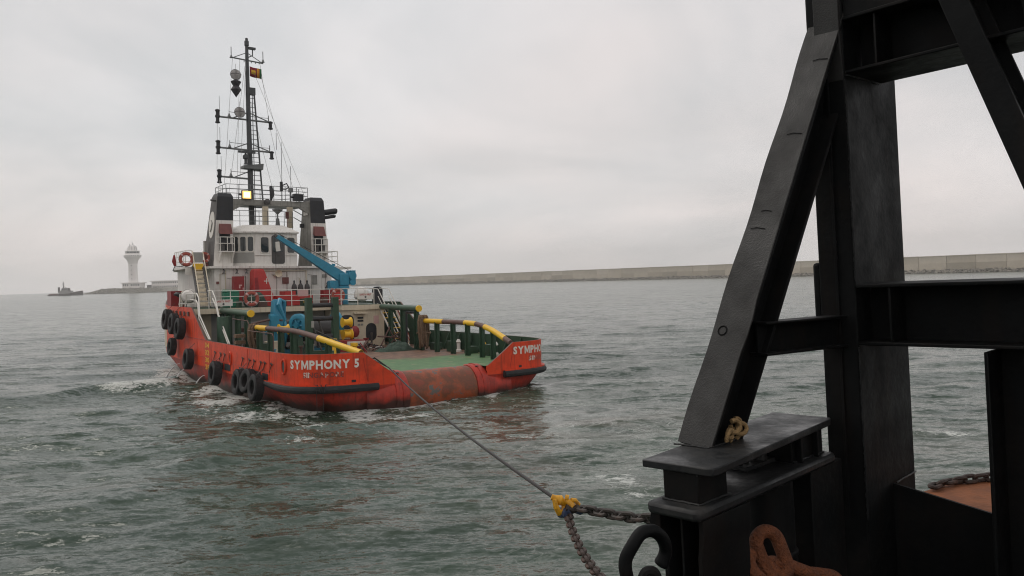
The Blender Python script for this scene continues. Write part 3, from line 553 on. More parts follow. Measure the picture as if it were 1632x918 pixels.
    g = G(); g.box(-2.5 * s, Lb + 2, -1.8, 16, 12.2 * s, 13.4 * s); g.obj('roof', 'tower_white', b)
    g = G(); g.box(-.3, Lb, -.6, 0, 6.0 * s, 6.6 * s); g.obj('floor_band', 'tower_white', b)
    gw = G().box(0, 1.6 * s, -.12, .3, 0, 2.3 * s).mesh('window', 'tower_glass')
    for fl in (2.6, 8.8):
        for k in range(36): link('window', gw, wl, T((1.6 + k * 3.05) * s, 0, fl * s))
    g = G(); g.box(-8.5 * s, -0.5, 2, 12, -4, 6.4 * s); g.box(-9 * s, 0, 1, 13, 6.4 * s, 6.9 * s); g.obj('link_block', 'far_ship', b)
    c3 = c + Vector((78 * s, 34, 5)); b3 = thing('rooftop_block', 'faint grey stepped building rising behind the long white building', 'building', frame(c3, Vector((1, 0, 0)), Vector((0, 1, 0)), Vector((0, 0, 1))))
    G().box(0, 16 * s, 2, 20, 0, 16.5 * s).obj('wall', 'tower_white', b3); G().box(4 * s, 8 * s, 4, 12, 16.5 * s, 19 * s).box(10 * s, 13 * s, 4, 12, 16.5 * s, 18 * s).obj('roof_block', 'tower_white', b3)
    gw = G().box(0, 1.2 * s, 1.85, 2.2, 0, 1.2 * s).mesh('window', 'tower_glass')
    for k in range(5): link('window', gw, b3, T((1.2 + 2.9 * k) * s, 0, 14.6 * s))
build_headland()

# ------------------------------------------------------------------ far tug
def build_far_tug():
    d = 1050.0; s = d / F_PX; c = at_px(105, d)
    t = thing('distant_tug', 'small dark tug on the horizon left of the tower', 'tugboat', frame(c, Vector((1, 0, 0)), Vector((0, 1, 0)), Vector((0, 0, 1))))
    g = G(); rings = []
    for x, hw, zt in ((-28, 2.5, 2.0), (-25, 4.6, 2.1), (-10, 5.6, 2.3), (6, 5.6, 3.2), (16, 5.2, 4.6), (23, 3.6, 5.8), (27.5, .3, 6.6)):
        rings.append([(x * s, -hw * s, zt * s), (x * s * .98, -hw * .85 * s, -1.5), (x * s * .98, hw * .85 * s, -1.5), (x * s, hw * s, zt * s)])
    g.loft(rings, capa=True, capb=True); hu = g.obj('hull', 'far_ship', t)
    g = G(); g.box(-9 * s, 10 * s, -4 * s, 4 * s, 2 * s, 7.6 * s); g.obj('deckhouse', 'far_ship_white', t)
    g = G(); g.hexa([(-6 * s, -3.4 * s, 7.6 * s), (6.5 * s, -3.4 * s, 7.6 * s), (6.5 * s, 3.4 * s, 7.6 * s), (-6 * s, 3.4 * s, 7.6 * s)], [(-4.4 * s, -3 * s, 12.2 * s), (4.6 * s, -3 * s, 12.2 * s), (4.6 * s, 3 * s, 12.2 * s), (-4.4 * s, 3 * s, 12.2 * s)]); wh = g.obj('wheelhouse', 'far_ship_white', t)
    for k in range(4): g = G(); g.box((-3.4 + 1.9 * k) * s, (-2.1 + 1.9 * k) * s, -3.45 * s, -3.0 * s, 9.4 * s, 11 * s); g.obj('window', 'tower_glass', wh)
    g = G(); g.box(-10.5 * s, -8 * s, -3.6 * s, -1.6 * s, 5 * s, 13.4 * s); g.obj('funnel', 'far_ship', t); g = G(); g.box(5.6 * s, 8 * s, -3.6 * s, -1.6 * s, 5 * s, 11.8 * s); g.obj('funnel', 'far_ship', t)
    g = G(); g.tube([(-3.5 * s, 0, 12 * s), (-3.5 * s, 0, 22.5 * s)], [.8 * s, .35 * s], 6); g.tube([(-6 * s, 0, 17 * s), (-1 * s, 0, 17 * s)], .3 * s, 5); g.tube([(-5 * s, 0, 19.6 * s), (-2 * s, 0, 19.6 * s)], .3 * s, 5); g.tube([(-3.5 * s, 0, 15 * s), (1.5 * s, 0, 12 * s)], .3 * s, 5); g.obj('mast', 'far_ship', t)
    g = G(); g.box(-24 * s, -12 * s, -4.2 * s, 4.2 * s, 2 * s, 3.4 * s); g.obj('bulwark', 'far_ship_red', t)
    g = G(); g.tube([(14 * s, -4 * s, 4.4 * s), (20 * s, -3.6 * s, 5.4 * s), (27 * s, 0, 6.4 * s)], .9 * s, 6); g.obj('bow_fender', 'far_ship', t)
build_far_tug()

# ------------------------------------------------------------------ sea haze
def build_haze():
    g = G(); g.box(-4100, 4100, -4100, 4100, -2.4, 120); me = g.mesh('haze', [], 0) if False else None
    me = bpy.data.meshes.new('haze'); me.from_pydata(g.v, [], g.f)
    M = bpy.data.materials.new('haze_air'); M.use_nodes = True; t = M.node_tree; t.nodes.clear(); o = t.nodes.new('ShaderNodeOutputMaterial'); v = t.nodes.new('ShaderNodeVolumePrincipled')
    v.inputs['Color'].default_value = (1.0, 0.995, 0.985, 1); v.inputs['Density'].default_value = 0.00024; v.inputs['Anisotropy'].default_value = 0.35
    t.links.new(v.outputs[0], o.inputs['Volume']); me.materials.append(M)
    tag(link('haze', me), 'thin pale sea haze over the harbour', 'haze', kind='stuff')
build_haze()
# ------------------------------------------------------------------ the tug (tug frame: x starboard, y forward, z up)
TUG = thing('tugboat', 'red harbour tug with white deckhouse, twin black-topped funnels and blue deck crane, towing', 'tugboat', MB_TUG)
def P(g, name, mats, parent=TUG, M=None, smooth=35): return g.obj(name, mats, parent, M, smooth)
def wtop(u, v):
    if v < 0.5 and u > -3.75: return 1.14 + (2.12 - 1.14) * (-2.35 - u) / 1.4 if u < -2.35 else 1.14
    if v < 12.3: return 2.12
    if v < 15.2: return 2.12 + (v - 12.3) / 2.9 * 1.7
    if v < 22: return 3.82
    return 3.82 + (v - 22) ** 2 * 0.009
def mirror(p): return (-p[0], p[1], p[2])
def build_hull():
    g = G(); rows = []
    lev = [(BT, -1.3), (WL, -0.25), (None, 0.3), (KN, 0.72), (KN, 0.86)]
    for A, w in lev:
        if A is None: A = WL * 0.42 + KN * 0.58
        port = [(a[0], a[1], w) for a in A]; rows.append(port + [mirror(p) for p in port[::-1][1:]])
    g.loft(rows[:4], closed=False, mi=1); g.loft(rows[3:], closed=False, mi=0)
    # stern plate behind the roller, above and below
    g.add([(-2.3, -1.3, -1.3), (2.3, -1.3, -1.3), (2.3, -0.2, 1.1), (-2.3, -0.2, 1.1)], [(0, 1, 2, 3)], 1)
    h = P(g, 'hull', ['hull_red', 'hull_low'], smooth=50); return h
HULL = build_hull()
# arc-length table of the port stern/side for lettering
_d = np.hypot(np.diff(KN[:, 0]), np.diff(KN[:, 1])); _S = np.concatenate([[0], np.cumsum(_d)])
def on_shell(s, w, off, side=-1):
    u = np.interp(s, _S, KN[:, 0]); v = np.interp(s, _S, KN[:, 1]); u2 = np.interp(s + .05, _S, KN[:, 0]); v2 = np.interp(s + .05, _S, KN[:, 1])
    tu, tv = u2 - u, v2 - v; l = math.hypot(tu, tv); nu, nv = -tv / l, tu / l        # outward = left of travel? fixed below
    if nu * u < 0 and abs(u) > 5.5: nu, nv = -nu, -nv
    if abs(u) <= 5.5 and v < 3 and nv > 0: nu, nv = -nu, -nv
    u, v = u + nu * off, v + nv * off
    return (u if side < 0 else -u, v, w)
def s_of(u=None, v=None): return float(np.interp(-u, -KN[:40, 0], _S[:40])) if u is not None else float(np.interp(v, KN[30:, 1], _S[30:]))
def build_bulwark():
    A = []
    for i in range(len(KN) - 1):                      # densify
        for k in range(3): A.append(KN[i] * (1 - k / 3) + KN[i + 1] * k / 3)
    A.append(KN[-1]); A = np.array(A)
    g = G()
    for side in (-1, 1):
        o0, o1, i1, i0 = [], [], [], []
        for j, (u, v) in enumerate(A):
            a = A[max(j - 1, 0)]; b = A[min(j + 1, len(A) - 1)]; t = b - a; l = np.hypot(*t); n = np.array([t[1], -t[0]]) / l
            if np.dot(n, np.array([0, 15]) - np.array([u, v])) < 0: n = -n
            iu, iv = u + n[0] * .09, v + n[1] * .09; w = wtop(u, v)
            o0.append((u, v, .86)); o1.append((u, v, w)); i1.append((iu, iv, w)); i0.append((iu, iv, .95))
        fl = (lambda L_: L_) if side < 0 else (lambda L_: [mirror(p) for p in L_])
        g.loft([fl(o0), fl(o1)], closed=False, mi=0); g.loft([fl(o1), fl(i1)], closed=False, mi=2); g.loft([fl(i1), fl(i0)], closed=False, mi=1)
        g.add([fl([o0[0]])[0], fl([o1[0]])[0], fl([i1[0]])[0], fl([i0[0]])[0]], [(0, 1, 2, 3)], 0)
    b = P(g, 'bulwark', ['hull_red', 'green', 'rail_brown'], smooth=40)
    # inside stays, one by one
    st = G(); st.hexa([(-.02, 0, 1.1), (.02, 0, 1.1), (.02, .5, 1.1), (-.02, .5, 1.1)], [(-.02, 0, 2.05), (.02, 0, 2.05), (.02, .1, 2.05), (-.02, .1, 2.05)]); me = st.mesh('stay', 'green')
    for side in (-1, 1):
        for k in range(9): link('stay', me, b, T(side * 6.4, 1.6 + k * 1.2, 0, 0, 0, PI / 2 if side > 0 else -PI / 2))
    return b
BULWARK = build_bulwark()
def build_deck():
    g = G(); port = [(a[0] * .985, a[1] + .05, 1.12) for a in KN]; poly = [(-2.3, -.5, 1.12)] + port + [mirror(p) for p in port[::-1][1:]] + [(2.3, -.5, 1.12)]
    g.add(poly, [tuple(range(len(poly)))]); P(g, 'main_deck', 'deck_paint', smooth=0)
    # roller and its collars
    g = G(); n = 40; g.lathe([(1.0, -1.68), (1.0, 1.68)], c=(0, -.52, .13), ax='x', n=n); r = P(g, 'stern_roller', 'roller_rust')
    for sd in (-1, 1):
        g = G(); x0, x1 = sorted((sd * 1.70, sd * 2.32)); g.lathe([(1.03, x0), (1.06, x0 + .06), (1.06, x1 - .06), (1.03, x1)], c=(0, -.52, .13), ax='x', n=n); g.lathe([(1.085, (x0 + x1) / 2 - .025), (1.085, (x0 + x1) / 2 + .025)], c=(0, -.52, .13), ax='x', n=n); c = P(g, 'roller_collar', 'hull_low')
        g = G(); g.ball((sd * 2.0, -.95, 1.11), .07, 8, (1.3, 1, .5)); P(g, 'grease_hole', 'black', c)
        # cheek casting between collar and bulwark
        g = G(); rr = []
        for x, s in ((sd * 2.3, .985), (sd * 2.6, .965), (sd * 3.0, .93), (sd * 3.6, .86)):
            rr.append([(x, -.52 - s * 1.02 * math.cos(a), .13 + s * .98 * math.sin(a)) for a in [1.0 * PI * k / 14 - .9 for k in range(15)]])
        g.loft(rr, closed=False); P(g, 'roller_cheek', 'hull_low')
build_deck()
def build_hull_fittings():
    # rubber bars round both quarters
    for side in (-1, 1):
        ss = np.linspace(s_of(u=-3.15), s_of(v=3.1), 40)
        pts = [on_shell(s, .70 if s < 5 else .70 + .04 * (s - 5), .10, side) for s in ss]; k = len(pts)
        g = G(); g.tube(pts, [.16 if i < k * .62 else .16 - .06 * (i - k * .62) / (k * .38) for i in range(k)], 10); P(g, 'rubber_fender', 'rubber', HULL)
        # ledge above it
        g = G(); a = [on_shell(s, .87, .0, side) for s in ss]; b = [on_shell(s, .90, .16, side) for s in ss]; c = [on_shell(s, .84, .16, side) for s in ss]; g.loft([a, b, c], closed=False); P(g, 'fender_ledge', 'hull_red', HULL)
        for s, w in ((s_of(u=-4.15), .93), ):
            g = G(); q = [on_shell(s + dx, w + dz, .02, side) for dx, dz in ((-.09, 0), (.09, 0), (.09, .10), (-.09, .10))]; g.add(q, [(0, 1, 2, 3)]); P(g, 'drain_slot', 'black', HULL)
    # swimming ladder and lashing on the port quarter
    g = G()
    for o in (0, .22):
        s = s_of(u=-5.75) + o; g.tube([on_shell(s, .85, .28), on_shell(s, .3, .24), on_shell(s, -.15, .22), on_shell(s - .1, -.4, .2)], .012, 6)
    for dx in (-.15, .1, .3): g.tube([on_shell(s_of(u=-5.6) + dx, .9, .03), on_shell(s_of(u=-5.6) + dx * .6, .92, .26), on_shell(s_of(u=-5.6) + dx * .3, .62, .28)], .016, 6)
    P(g, 'hanging_lashing', 'wire', HULL)
    # freeing ports along the side, mooring pipes
    for va, vb, w in ((3.15, 4.15, 1.02), (4.4, 5.2, 1.0), (7.75, 8.75, 1.0), (8.95, 9.85, 1.0), (10.1, 11.0, 1.0), (5.5, 6.3, 1.0), (2.2, 2.95, 1.0)):
        sa, sb = s_of(v=va), s_of(v=vb); g = G(); q = []
        for off in (.018, ):
            q = [on_shell(sa, w - .16, off), on_shell(sb, w - .16, off), on_shell(sb, w + .16, off), on_shell(sa, w + .16, off)]
        g.add(q, [(0, 1, 2, 3)]); f = P(g, 'freeing_port', 'black', HULL)
    for v, w in ((7.7, 1.47), (.55, 1.58)):
        c = Vector(on_shell(s_of(v=v), w, 0)); n = (Vector(on_shell(s_of(v=v), w, .1)) - c).normalized(); ax = n.cross(Vector((0, 0, 1))).normalized()
        g = G(); ring = [c + n * .03 + ax * (.17 * math.cos(a)) + Vector((0, 0, .29 * math.sin(a))) for a in [2 * PI * i / 20 for i in range(20)]]
        g.tube(ring, .045, 6, closed=True); P(g, 'mooring_pipe', 'hull_red', HULL)
        g = G(); g.add([c + n * .02 + ax * (.16 * math.cos(a)) + Vector((0, 0, .28 * math.sin(a))) for a in [2 * PI * i / 20 for i in range(20)]], [tuple(range(20))]); P(g, 'pipe_mouth', 'funnel_dark', HULL)
    # lashing eyes and short chains for the tyres
    for v in (1.7, 2.5, 3.0, 3.9, 4.6, 5.6, 8.6, 9.3, 10.3):
        a = on_shell(s_of(v=v), 1.62, .03); b = on_shell(s_of(v=v + .25), 1.25, .05); g = G(); g.tube([on_shell(s_of(v=v) - .1, 1.58, .02), on_shell(s_of(v=v), 1.66, .07), on_shell(s_of(v=v) + .1, 1.58, .02)], .03, 6); g.tube([a, b], .022, 6); P(g, 'lashing_eye', 'rail_brown', HULL)
    # seam weld between side and stern plates, forecastle plates
    for side in (-1, 1):
        s = s_of(u=-3.55); g = G(); g.tube([on_shell(s, .95, .0, side), on_shell(s + .12, 1.5, .004, side), on_shell(s + .18, 1.9, .0, side)], .012, 5); P(g, 'weld_seam', 'hull_low', HULL)
    g = G(); g.tube([on_shell(s, 2.14, .005) for s in np.linspace(s_of(v=12), s_of(v=24), 24)], .02, 5); P(g, 'weld_seam', 'hull_low', HULL)
    for v in (15.8, 16.8, 17.9, 19.1, 20.4): g = G(); c = Vector(on_shell(s_of(v=v), 3.45, .02)); g.box(c.x - .05, c.x + .02, c.y - .14, c.y + .14, c.z - .12, c.z + .12); P(g, 'lashing_eye', 'rail_brown', HULL)
build_hull_fittings()
def shell_text(txt, s0, s1, w0, hgt, side, m, name, bold=.03, spc=1.0):
    chars, wd = text_chars(txt, bold)
    for v, f in chars:
        g = G(); g.add([on_shell(s0 + (s1 - s0) * p[0] / wd, w0 + hgt * p[1], .016, side) for p in v], f); P(g, name, m, HULL, smooth=0)
# the port name reads from the side towards the centre line, the starboard one from the centre line out
shell_text('SYMPHONY 5', s_of(v=.05), s_of(u=-3.92), 1.52, .36, -1, 'letter_white', 'name_letter', .042)
shell_text('SINGAPORE', s_of(v=-.55), s_of(u=-4.55), 1.18, .22, -1, 'letter_worn', 'registry_letter', .03)
shell_text('SYMPHONY 5', s_of(u=-3.75), s_of(v=.35), 1.55, .36, 1, 'letter_white', 'name_letter', .042)
shell_text('SINGAPORE', s_of(u=-4.7), s_of(v=.6), 1.20, .22, 1, 'letter_worn_mid', 'registry_letter', .03)
# yellow draught figures amidships
for i, tx in enumerate(('34', '32', '30', '28')):
    shell_text(tx, s_of(v=12.35), s_of(v=11.55), 1.75 - i * .38, .26, -1, 'yellow', 'draught_mark', .02)

# ---- crash rails
def pipe_path(ctrl, k=8): return [tuple(p) for p in catmull(ctrl, k)]
def build_crash_rails():
    for sd in (-1, 1):
        ctrl = [(4.62, 9.2, 2.80), (4.62, 6.5, 2.82), (4.62, 4, 2.82), (4.58, 2.7, 2.74), (4.35, 1.2, 2.52), (3.75, -1.18, 2.08)]
        pts = [(sd * p[0], p[1] + (.9 if sd < 0 else 0) * max(0, (p[1] - 2)) / 7, p[2]) for p in catmull(ctrl, 8)]; n = len(pts)
        g = G(); g.tube(pts, .13, 12); r = P(g, 'crash_rail', 'rail_brown')
        bands = ((30, 40), (2, 6)) if sd < 0 else ((1, 8), (15, 21), (27, 37))
        for a, b in bands:
            g = G(); q = pts[a:b + 1]; g.tube(q, .138, 12, caps=True); P(g, 'painted_band', 'yellow', r)
        ve = (8.9, 7.2, 5.6, 4.0, 2.5, 1.2) if sd > 0 else (9.2, 7.5, 5.9, 4.2, 2.5, 1.0)
        for v in ve:
            q = min(pts, key=lambda p: abs(p[1] - v)); g = G(); g.box(q[0] - .06, q[0] + .06, q[1] - .15, q[1] + .15, 1.1, q[2] - .05); g.box(q[0] - .16, q[0] + .16, q[1] - .02, q[1] + .02, 1.1, q[2] - .05); P(g, 'rail_post', 'green', r)
        # taller rail further forward
        g = G(); a, b = (sd * 4.62, 9.3 if sd > 0 else 10.6, 3.50), (sd * 4.62, 17.5, 3.58); g.tube([a, b], .17, 12); r2 = P(g, 'crash_rail', 'green_light')
        g = G(); g.cyl((a[0], a[1] - .06, a[2]), (a[0], a[1] + .04, a[2]), .19, n=16); P(g, 'end_cap', 'yellow', r2)
        for v in ((9.6, 11.3, 12.9, 14.6) if sd > 0 else (11.2, 12.9, 14.6, 16.2)):
            g = G(); g.box(a[0] - .07, a[0] + .07, v - .16, v + .16, 1.1, 3.42); g.box(a[0] - .17, a[0] + .17, v - .02, v + .02, 1.1, 3.42); P(g, 'rail_post', 'green', r2)
        # small handrail hoop inside
        g = G(); g.tube([(sd * 5.0, 12.6, 3.2), (sd * 5.0, 9.9, 3.15), (sd * 5.0, 9.7, 3.0), (sd * 5.0, 9.7, 2.1)], .025, 6); P(g, 'handrail', 'rail_brown')
        g = G(); g.tube([(sd * 5.3, 8.8, 2.7), (sd * 5.3, 5.2, 2.7), (sd * 5.3, 5.0, 2.55), (sd * 5.3, 5.0, 1.6)], .025, 6); P(g, 'handrail', 'rail_brown')
build_crash_rails()

# ---- winch house, boat deck and deckhouse
def railing(name, path, h, rails=(1.0, .66, .33), post_every=1.2, r=.022, m='white_clean', parent=TUG):
    """path of deck points; one part with a post sub-part for each stanchion"""
    g = G(); pv = [Vector(p) for p in path]
    for k in rails: g.tube([p + Vector((0, 0, h * k)) for p in pv], r if k == 1.0 else r * .8, 6)
    o = P(g, name, m, parent)
    me = G().tube([(0, 0, 0), (0, 0, h)], r, 6).mesh('stanchion', m)
    for a, b in zip(pv[:-1], pv[1:]):
        n = max(1, round((b - a).length / post_every))
        for i in range(n): q = a.lerp(b, i / n); link('stanchion', me, o if parent == TUG else parent, Matrix.Translation(q))
    q = pv[-1]; link('stanchion', me, o if parent == TUG else parent, Matrix.Translation(q)); return o
def panel(g, c, ex, ez, w, h, r, d0, d1, mi=None):
    ex, ez = Vector(ex).normalized(), Vector(ez).normalized(); n = ex.cross(ez); return g.prism(rrect(w, h, r), c, ex, ez, n, d0, d1, mi)
def window(c, ex, ez, w, h, r, parent, sill=None):
    """frame ring standing proud with a recessed pane"""
    g = G(); ex, ez = Vector(ex).normalized(), Vector(ez).normalized(); n = ex.cross(ez)     # outward
    a = rrect(w + .10, h + .10, r + .04); b = rrect(w, h, r); C_ = Vector(c); k = len(a)
    A0 = [C_ + ex * x + ez * y + n * .002 for x, y in a]; A1 = [C_ + ex * x + ez * y + n * .035 for x, y in a]; B1 = [C_ + ex * x + ez * y + n * .035 for x, y in b]; B0 = [C_ + ex * x + ez * y + n * .010 for x, y in b]
    g.loft([A0, A1, B1, B0], mi=0); g.add(B0, [tuple(range(k))], 1)
    return P(g, 'window', ['white_clean', 'glass'], parent)
def build_houses():
    # dark engine casing wall behind the winch, side walls
    g = G(); g.box(-5.0, 2.0, 17.0, 17.1, 1.1, 3.4); P(g, 'winch_room_wall', 'grey_panel')
    g = G(); g.box(-5.9, -5.0, 16.9, 25, 1.1, 3.4); P(g, 'side_casing', 'cream')
    # boat deck with white fascia
    g = G(); g.add([(-6.0, 16, 3.72), (5.0, 16, 3.72), (5.0, 14.2, 3.72), (1.9, 14.2, 3.72)], []);
    pl = [(-6.2, 15.9), (1.95, 15.9), (1.95, 14.15), (5.0, 14.15), (5.0, 15.9), (6.2, 17), (6.0, 24), (4.2, 30), (-4.2, 30), (-6.0, 24)]
    g = G(); g.prism(pl, (0, 0, 0), (1, 0, 0), (0, 1, 0), (0, 0, 1), 3.40, 3.70); bd = P(g, 'boat_deck', 'cream')
    g = G(); g.prism([(x * .985, 15.93 + (y - 15.93) * .985 + .02) for x, y in pl], (0, 0, 0), (1, 0, 0), (0, 1, 0), (0, 0, 1), 3.70, 3.712); P(g, 'deck_covering', 'green', bd)
    # starboard deck locker house with arched opening, vent, niche
    g = G(); g.box(2.05, 4.85, 14.3, 17, 1.1, 3.4); lk = P(g, 'locker_house', 'cream')
    g = G(); panel(g, (2.35, 14.3, 2.1), (1, 0, 0), (0, 0, 1), .9, 2.0, .3, .002, .012); P(g, 'doorway', 'black', lk)
    g = G(); g.box(2.75, 3.6, 13.95, 14.3, 3.16, 3.24); P(g, 'canopy', 'cream', lk)
    for z in (2.9, 2.72): g = G(); g.box(3.05, 3.42, 14.26, 14.3, z - .06, z + .06); P(g, 'vent_slot', 'black', lk)
    for x in (3.06, 3.26): g = G(); g.box(x, x + .15, 14.27, 14.3, 2.42, 2.54); P(g, 'switch_plate', 'funnel_grey', lk)
    g = G(); panel(g, (3.95, 14.3, 2.0), (1, 0, 0), (0, 0, 1), .72, 1.1, .34, .002, .012); P(g, 'niche', 'black', lk)
    g = G(); panel(g, (4.3, 14.3, 2.75), (1, 0, 0), (0, 0, 1), .34, .5, .02, .002, .03); P(g, 'notice', 'pink_sign', lk)
    # deckhouse
    g = G(); g.box(-3.95, 3.75, 20.0, 29, 3.7, 6.12); dh = P(g, 'deckhouse', 'white')
    g = G(); g.box(-4.6, -3.95, 22.0, 27, 3.7, 6.12); P(g, 'side_passage_wall', 'white', dh)
    g = G(); g.prism([(-5.5, 20.9), (-4.3, 20.9), (-4.3, 19.72), (4.2, 19.72), (4.2, 21.8), (6.0, 21.8), (6.0, 24.5), (4.2, 30), (-4.2, 30), (-5.4, 24.5)], (0, 0, 0), (1, 0, 0), (0, 1, 0), (0, 0, 1), 6.12, 6.26); P(g, 'bridge_deck', 'white')
    for x, z, w, h in ((2.55, 5.35, .34, .62), (3.25, 5.6, .34, .22)): g = G(); panel(g, (x, 20, z), (1, 0, 0), (0, 0, 1), w, h, .03, .002, .035); P(g, 'vent_louvre', 'funnel_grey', dh)
    g = G(); panel(g, (.55, 20, 5.32), (1, 0, 0), (0, 0, 1), .42, .42, .02, .002, .06); P(g, 'alarm_box', 'hood_red', dh)
    g = G(); panel(g, (-3.78, 20, 5.22), (1, 0, 0), (0, 0, 1), .16, .16, .02, .002, .05); P(g, 'switch_plate', 'hood_red', dh)
    g = G(); g.tube([(-.9, 19.95, 5.95), (1.9, 19.95, 5.95)], .035, 6); g.tube([(1.95, 19.95, 3.8), (1.95, 19.95, 6.0)], .03, 6); g.tube([(-3.3, 19.95, 3.8), (-3.3, 19.95, 6.0)], .025, 6); g.tube([(-1.75, 19.95, 3.8), (-1.75, 19.95, 6.0)], .03, 6); P(g, 'pipework', 'cream', dh)
    # horn loudspeaker
    g = G(); g.lathe([(.05, .25), (.08, .1), (.2, -.08), (.24, -.1), (.2, -.06), (.05, .06)], c=(0, 19.75, 5.78), ax='y', n=16); g.box(-.25, .32, 19.85, 20, 5.62, 5.68); P(g, 'loudspeaker', 'cream', dh)
    for x, y in ((-2.6, 19.9), (-3.4, 19.9), (-2.0, 19.9)): g = G(); g.tube([(x, 20, 6.05), (x, 19.75, 6.0), (x - .06, 19.7, 5.86)], .04, 6); g.lathe([(.05, 0), (.12, -.1)], c=(x - .06, 19.7, 5.88), n=10); P(g, 'deck_lamp', 'funnel_dark', dh)
    # wheelhouse: chamfered after corners
    pl = [(-1.38, 20.1), (1.42, 20.1), (1.62, 21.6), (2.0, 24.5), (1.6, 27.2), (-1.6, 27.2), (-2.75, 24.5), (-2.6, 21.0)]
    g = G(); g.prism(pl, (0, 0, 0), (1, 0, 0), (0, 1, 0), (0, 0, 1), 6.26, 8.42); wh = P(g, 'wheelhouse', 'white', smooth=0)
    g = G(); ov = [(x * 1.06, 23.5 + (y - 23.5) * 1.05) for x, y in pl]; tp = [(x * .62, 23.9 + (y - 23.9) * .72) for x, y in pl]
    g.loft([[(x, y, 8.42) for x, y in ov], [(x, y, 8.5) for x, y in ov], [(x, y, 9.02) for x, y in tp]], capa=True, capb=True); P(g, 'wheelhouse_roof', 'white', smooth=0)
    # after face: window, door, window ; chamfer: three windows above a grey panel
    window((-.74, 20.1, 7.64), (1, 0, 0), (0, 0, 1), .50, 1.0, .13, wh); window((1.0, 20.1, 7.64), (1, 0, 0), (0, 0, 1), .50, 1.0, .13, wh)
    g = G(); panel(g, (.14, 20.1, 7.35), (1, 0, 0), (0, 0, 1), .86, 1.86, .16, .002, .04, 0); panel(g, (.14, 20.1, 7.68), (1, 0, 0), (0, 0, 1), .68, 1.0, .1, .04, .046, 1); P(g, 'door', ['funnel_dark', 'glass'], wh)
    g = G(); panel(g, (.1, 20.1, 7.55), (1, 0, .12), (-.12, 0, 1), .3, .62, .03, .047, .05); P(g, 'door_notice', 'white_clean', wh)
    g = G(); g.tube([(-1.36, 20.06, 6.98), (-.35, 20.06, 6.98)], .025, 6); g.tube([(.62, 20.06, 6.98), (1.4, 20.06, 6.98)], .025, 6); P(g, 'storm_rail', 'white_clean', wh)
    ex = Vector((-1.38 + 2.6, 20.1 - 21.0, 0)).normalized(); A = Vector((-2.6, 21.0, 0)); Lc = 1.52
    for k, t in enumerate((.27, .76, 1.25)): c = A + ex * t; window((c.x, c.y, 7.70), ex, (0, 0, 1), .36, .94, .12, wh)
    c = A + ex * (Lc / 2); g = G(); panel(g, (c.x, c.y, 6.82), ex, (0, 0, 1), 1.44, .66, .04, .002, .025); P(g, 'grey_panel', 'grey_panel', wh)
    ex2 = Vector((.2, 1.5, 0)).normalized(); A2 = Vector((1.42, 20.1, 0))
    for t in (.4, 1.05): c = A2 + ex2 * t; window((c.x, c.y, 7.70), ex2, (0, 0, 1), .5, .90, .12, wh)
    # monkey island pillars, rails
    for x, y in ((.35, 23.2), (2.0, 23.0)): g = G(); g.box(x - .17, x + .17, y - .15, y + .15, 9.0, 10.45); P(g, 'pillar', 'cream')
    railing('roof_railing', [(-2.2, 22.6, 9.0), (-.4, 22.2, 9.0), (1.9, 22.2, 9.0), (2.4, 23.6, 8.9)], 1.05, r=.02, m='mast_grey', post_every=.55)
    railing('roof_railing', [(-2.1, 23.8, 10.75), (-2.1, 26.4, 10.75), (2.6, 26.4, 10.75), (3.55, 23.6, 10.75), (-2.1, 23.8, 10.75)], 1.2, rails=(1, .75, .5, .25), r=.022, m='mast_grey', post_every=.85)
    g = G(); g.box(-2.2, 3.6, 23.6, 26.5, 10.66, 10.74); P(g, 'upper_platform', 'mast_grey')
    g = G(); g.tube([(2.05, 22.4, 10.2), (2.75, 21.6, 9.6), (2.8, 21.55, 8.4)], .035, 6); g.tube([(2.05, 22.4, 9.7), (2.75, 21.6, 9.1)], .03, 6); P(g, 'ladder_rail', 'mast_grey')
    g = G(); g.box(2.25, 2.5, 21.6, 21.8, 8.95, 9.2); P(g, 'searchlight', 'black')
    # lamp on a small tripod and a life-saving buoy box between the pillars
    g = G(); g.lathe([(.1, 9.05), (.16, 9.1), (.1, 9.6), (.05, 9.62), (.05, 9.9), (.38, 10.2), (.34, 10.24), (.03, 9.95)], c=(1.0, 22.6, 0), n=14); P(g, 'dish_lamp', 'mast_grey'); g = G(); g.box(1.5, 1.68, 22.3, 22.5, 9.6, 10.05); g.tube([(1.6, 22.4, 9.0), (1.6, 22.4, 10.3)], .02, 5); P(g, 'signal_lamp', 'hood_red')
build_houses()

